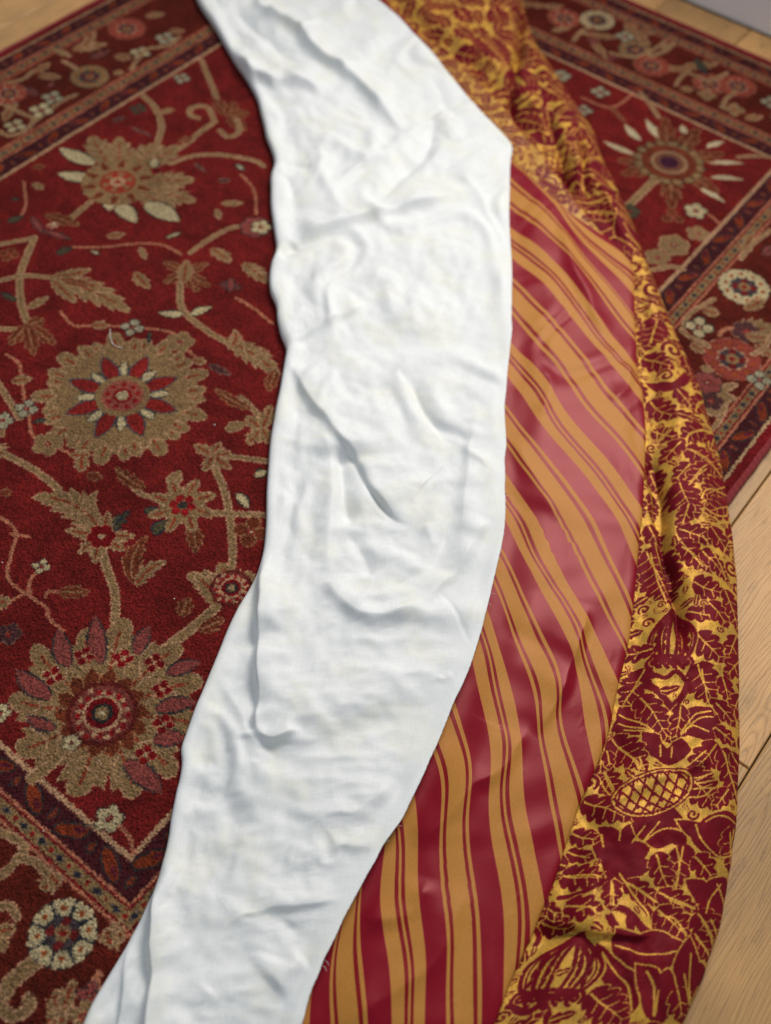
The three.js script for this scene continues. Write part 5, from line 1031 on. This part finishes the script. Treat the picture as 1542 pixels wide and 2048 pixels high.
{
  const mat = new THREE.MeshPhysicalMaterial({ map: brocade.map, roughness: 1, roughnessMap: brocade.metal, metalness: 1, metalnessMap: brocade.metal, bumpMap: brocade.bump, bumpScale: 0.00025, specularColor: new THREE.Color(1, 0.4, 0.4), specularIntensity: 0.5, side: THREE.DoubleSide });
  const cloth = thing('damask_cloth', 'crimson damask cloth with gold leaf pattern lying under the striped silk at right', 'cloth');
  const cols = [...columns(200), 1.01, 1.03, 1.06];
  const place = (s) => {
    const S = at(eSR, s), W2 = at(eWR, s), R = at(eDR, s), k = Math.min(0.8, 0.09 / Math.hypot(S.x - W2.x, S.z - W2.z)), L = S.clone().lerp(W2, k); L.y = S.y - 0.006;
    const w = Math.hypot(R.x - L.x, R.z - L.z), wS = Math.hypot(S.x - L.x, S.z - L.z);
    const ground = smooth(38, 52, s) , h = lerp(S.y - 0.006, S.y - 0.006, ground);
    return (t) => {
      const q = clamp(t, 0, 1); let x = lerp(L.x, R.x, q), z = lerp(L.z, R.z, q); const dR = (1 - q) * w, dS = q * w - wS;
      const roll = Math.sqrt(1 - Math.pow(1 - Math.min(1, dR / 0.03), 2));
      const f = folds(FOLDS_DAMASK, x, z), ff = smooth(-0.015, 0.02, dS) * smooth(-0.004, 0.014, dR);
      let y = lerp(R.y, h + 0.004 * smooth(0, 0.03, dS) + 0.016 * smooth(0.015, 0.05, dS) * smooth(0, 0.05, dR), roll) + f.h * ff + crinkle(x + 3, z, 0.7 * smooth(-0.01, 0.02, dS) * smooth(0, 0.02, dR) + 0.15);
      x += f.x * ff; z += f.z * ff;
      const low = s < 52 ? RUG.top + 0.0015 : 0.0015; y = Math.max(y, lerp(R.y, low + 0.002, smooth(0, 0.02, dR)));
      if (t > 1) { const kk = (t - 1) / 0.06; y = lerp(y, s < 54 ? RUG.top + 0.0006 : 0.0008, Math.sqrt(kk)); x -= 0.006 * kk * kk; }
      return [x, y, z];
    };
  };
  const geo = sheet(900, slacken(place, 480, 76, (x, z) => 0.002 + 0.012 * smooth(-0.4, 0.7, noiseA(x * 6, z * 6 + 9)), 120, 0.06, 0.008, 0.003), cols, (s, t, p) => { const R = at(eDR, s), S = at(eSR, s), ux = R.x - S.x, uz = R.z - S.z, l = Math.hypot(ux, uz); return [(((R.x - p[0]) * ux + (R.z - p[2]) * uz) / l + 0.009) / DW, along(s) / DL]; });
  mesh('brocade', geo, mat, cloth);
}
// ---- striped silk with its strip of pale damask along the far edge
{
  const W = 1024, H = 256, f = [['c', 0.246], ['A', 0.5], ['c', 0.754]];
  const kind = (p) => {                                             // p: place in the repeat of the stripes, 0..1
    const gold = 1, red = 0; let d = Math.min(p, 1 - p), q = p > 0.5 ? p - 1 : p;
    if (d < 0.1485) { const a = Math.abs(q); if (a > 0.011 && a < 0.041) return red; return gold; }
    d = Math.abs(p - 0.5); if (d < 0.1565) { if (d > 0.086 && d < 0.121) return red; return gold; }
    return red;
  };
  const wide = (p) => { const d = Math.abs(p - 0.5), e = Math.min(p, 1 - p); return d > 0.1565 && e > 0.1485; };
  const edgeLine = (p) => { const e = Math.min(p, 1 - p), d = Math.abs(p - 0.5); return Math.abs(e - 0.1475) < 0.0035 || Math.abs(d - 0.1555) < 0.0035; };
  const slub = (x, y) => 0.06 * noiseA(x / 30, y / 1.3) + 0.05 * noiseB(x / 7, y / 0.9);
  const map = dataTexture(W, H, (x, y) => { const p = (x + 0.5) / W, g = kind(p), n = 1 + slub(x, y); if (g) return edgeLine(p) ? [176, 106, 58] : [172 * n, 119 * n, 53 * n]; return wide(p) ? [122 * n, 2, 27 * n] : [120 * n, 8, 20]; }, true);
  const rough = dataTexture(W, 4, (x) => { const p = (x + 0.5) / W; return grey(kind(p) ? 138 : wide(p) ? 100 : 106); });
  const spec = dataTexture(W, 4, (x) => { const p = (x + 0.5) / W, k = kind(p) ? 110 : 255; return [k, k, k]; });
  const bump = dataTexture(512, 512, (x, y) => grey(128 + 60 * noiseA(x / 40, y / 1.6) + 40 * noiseB(x / 3, y / 3) + 30 * (hash(x, y) - 0.5))); bump.repeat.set(5, 5); bump.channel = 1;
  const silk = new THREE.MeshPhysicalMaterial({ map, roughnessMap: rough, roughness: 1, bumpMap: bump, bumpScale: 0.0001, specularColor: new THREE.Color(1, 0.45, 0.43), specularIntensity: 0.8, side: THREE.DoubleSide });
  const strip = new THREE.MeshPhysicalMaterial({ map: brocade.map, roughness: 0.46, specularColor: new THREE.Color(1, 0.6, 0.55), bumpMap: brocade.bump, bumpScale: 0.0002, side: THREE.DoubleSide });
  const lines = STRIPE_LINES.map((a) => { const p = []; for (let i = 0; i < a.length; i += 2) p.push([a[i] / 1000, a[i + 1] / 1000]); return p; });
  const xAt = (p, z) => { const n = p.length; let i = 0; while (i < n - 2 && z > p[i + 1][1]) i++; const t = (z - p[i][1]) / (p[i + 1][1] - p[i][1]); if (t >= 0 && t <= 1) { const a = p[Math.max(0, i - 1)], b = p[i], c = p[i + 1], d = p[Math.min(n - 1, i + 2)]; const sl = (u, v) => (v[0] - u[0]) / (v[1] - u[1]), h = c[1] - b[1], m0 = sl(a, c) * h, m1 = sl(b, d) * h; return (2 * t ** 3 - 3 * t * t + 1) * b[0] + (t ** 3 - 2 * t * t + t) * m0 + (3 * t * t - 2 * t ** 3) * c[0] + (t ** 3 - t * t) * m1; } return lerp(p[i][0], p[i + 1][0], t); };
  const steady = (p, z) => { let q = 0; for (let i = -2; i <= 2; i++) q += (3 - Math.abs(i)) * xAt(p, z + i * 0.02); return q / 9; };
  const phase = (x, z) => {                                         // which stripe runs through this spot: lines are ordered from the far side to the near side
    let k = -1, prev = null;
    for (let i = 0; i < lines.length; i++) { const X = steady(lines[i], z); if (X < x) { k = i; break; } prev = X; }
    if (k === -1) return lines.length - 1 + 0;
    if (k === 0) { const a = steady(lines[0], z), b = steady(lines[1], z); return -(x - a) / Math.max(0.01, a - b); }
    const a = prev, b = steady(lines[k], z); return k - 1 + (a - x) / Math.max(1e-4, a - b);
  };
  const cloth = thing('striped_silk', 'crimson and gold striped silk cloth with rounded right edge between white cloth and damask', 'cloth');
  const cols = [...columns(190), 1.004, 1.015, 1.04];
  const place = (s) => {
    const W2 = at(eWR, s), R = at(eSR, s), w0 = Math.hypot(R.x - W2.x, R.z - W2.z), L = W2.clone().lerp(R, -Math.min(0.05 / w0, 1.5)); L.y = W2.y - 0.006;
    const w = Math.hypot(R.x - L.x, R.z - L.z), wW = Math.hypot(W2.x - L.x, W2.z - L.z);
    return (t) => {
      const q = clamp(t, 0, 1); let x = lerp(L.x, R.x, q), z = lerp(L.z, R.z, q); const dR = (1 - q) * w, dW = q * w - wW;
      const f = folds(FOLDS_STRIPE, x, z), ff = smooth(-0.004, 0.03, dW) * smooth(-0.01, 0.02, dR);
      const roll = Math.sqrt(1 - Math.pow(1 - Math.min(1, dR / 0.012), 2));
      let y = lerp(W2.y - 0.005, R.y, clamp(dW / (w - wW), 0, 1)) - 0.004 * (1 - roll) + 0.005 * smooth(0.01, 0.06, dW) * smooth(0, 0.06, dR) + f.h * ff + crinkle(x - 2, z, 0.34 * smooth(-0.005, 0.03, dW) + 0.08);
      x += f.x * ff; z += f.z * ff;
      if (t > 1) { const k = (t - 1) / 0.04; y -= 0.004 * Math.sqrt(k); x -= 0.006 * k * k; }
      return [x, y, z];
    };
  };
  const geo = sheet(900, slacken(place, 480, 60, (x, z) => 0.0008 + 0.004 * smooth(-0.2, 0.8, noiseB(x * 6, z * 6 + 2)), 150, 0.15, 0.006, 0.002), cols, (s, t, p) => [(phase(p[0], p[2]) - 1) / 4, p[2] / 0.12]);
  // the strip beyond the first stripe is woven like the damask
  const uv = geo.attributes.uv, idx = geo.index.array, a = [], b = [];
  for (let i = 0; i < idx.length; i += 3) (uv.getX(idx[i]) + uv.getX(idx[i + 1]) + uv.getX(idx[i + 2]) < 3 * -0.25 ? b : a).push(idx[i], idx[i + 1], idx[i + 2]);
  const part = (name, index, m, recoord) => {
    const map2 = new Map(), P = [], N = [], U = [], U1 = [], I = [];
    for (const k of index) { if (!map2.has(k)) { map2.set(k, P.length / 3); const x = geo.attributes.position.getX(k), y = geo.attributes.position.getY(k), z = geo.attributes.position.getZ(k); P.push(x, y, z); N.push(geo.attributes.normal.getX(k), geo.attributes.normal.getY(k), geo.attributes.normal.getZ(k)); if (recoord) U.push(...recoord(x, z)); else U.push(uv.getX(k), uv.getY(k)); U1.push(x, z); } I.push(map2.get(k)); }
    const q = new THREE.BufferGeometry(); q.setAttribute('position', new THREE.Float32BufferAttribute(P, 3)); q.setAttribute('normal', new THREE.Float32BufferAttribute(N, 3)); q.setAttribute('uv', new THREE.Float32BufferAttribute(U, 2)); q.setAttribute('uv1', new THREE.Float32BufferAttribute(U1, 2)); q.setIndex(I); return mesh(name, q, m, cloth);
  };
  part('striped_panel', a, silk);
  if (b.length) part('brocade_strip', b, strip, (x, z) => [(x * 0.8 + z * 0.6) / DW * 1.3, (z * 0.8 - x * 0.6) / DL * 1.3]).userData.label = 'crimson and gold damask strip along the far edge';
}
renderer.render(scene, camera);
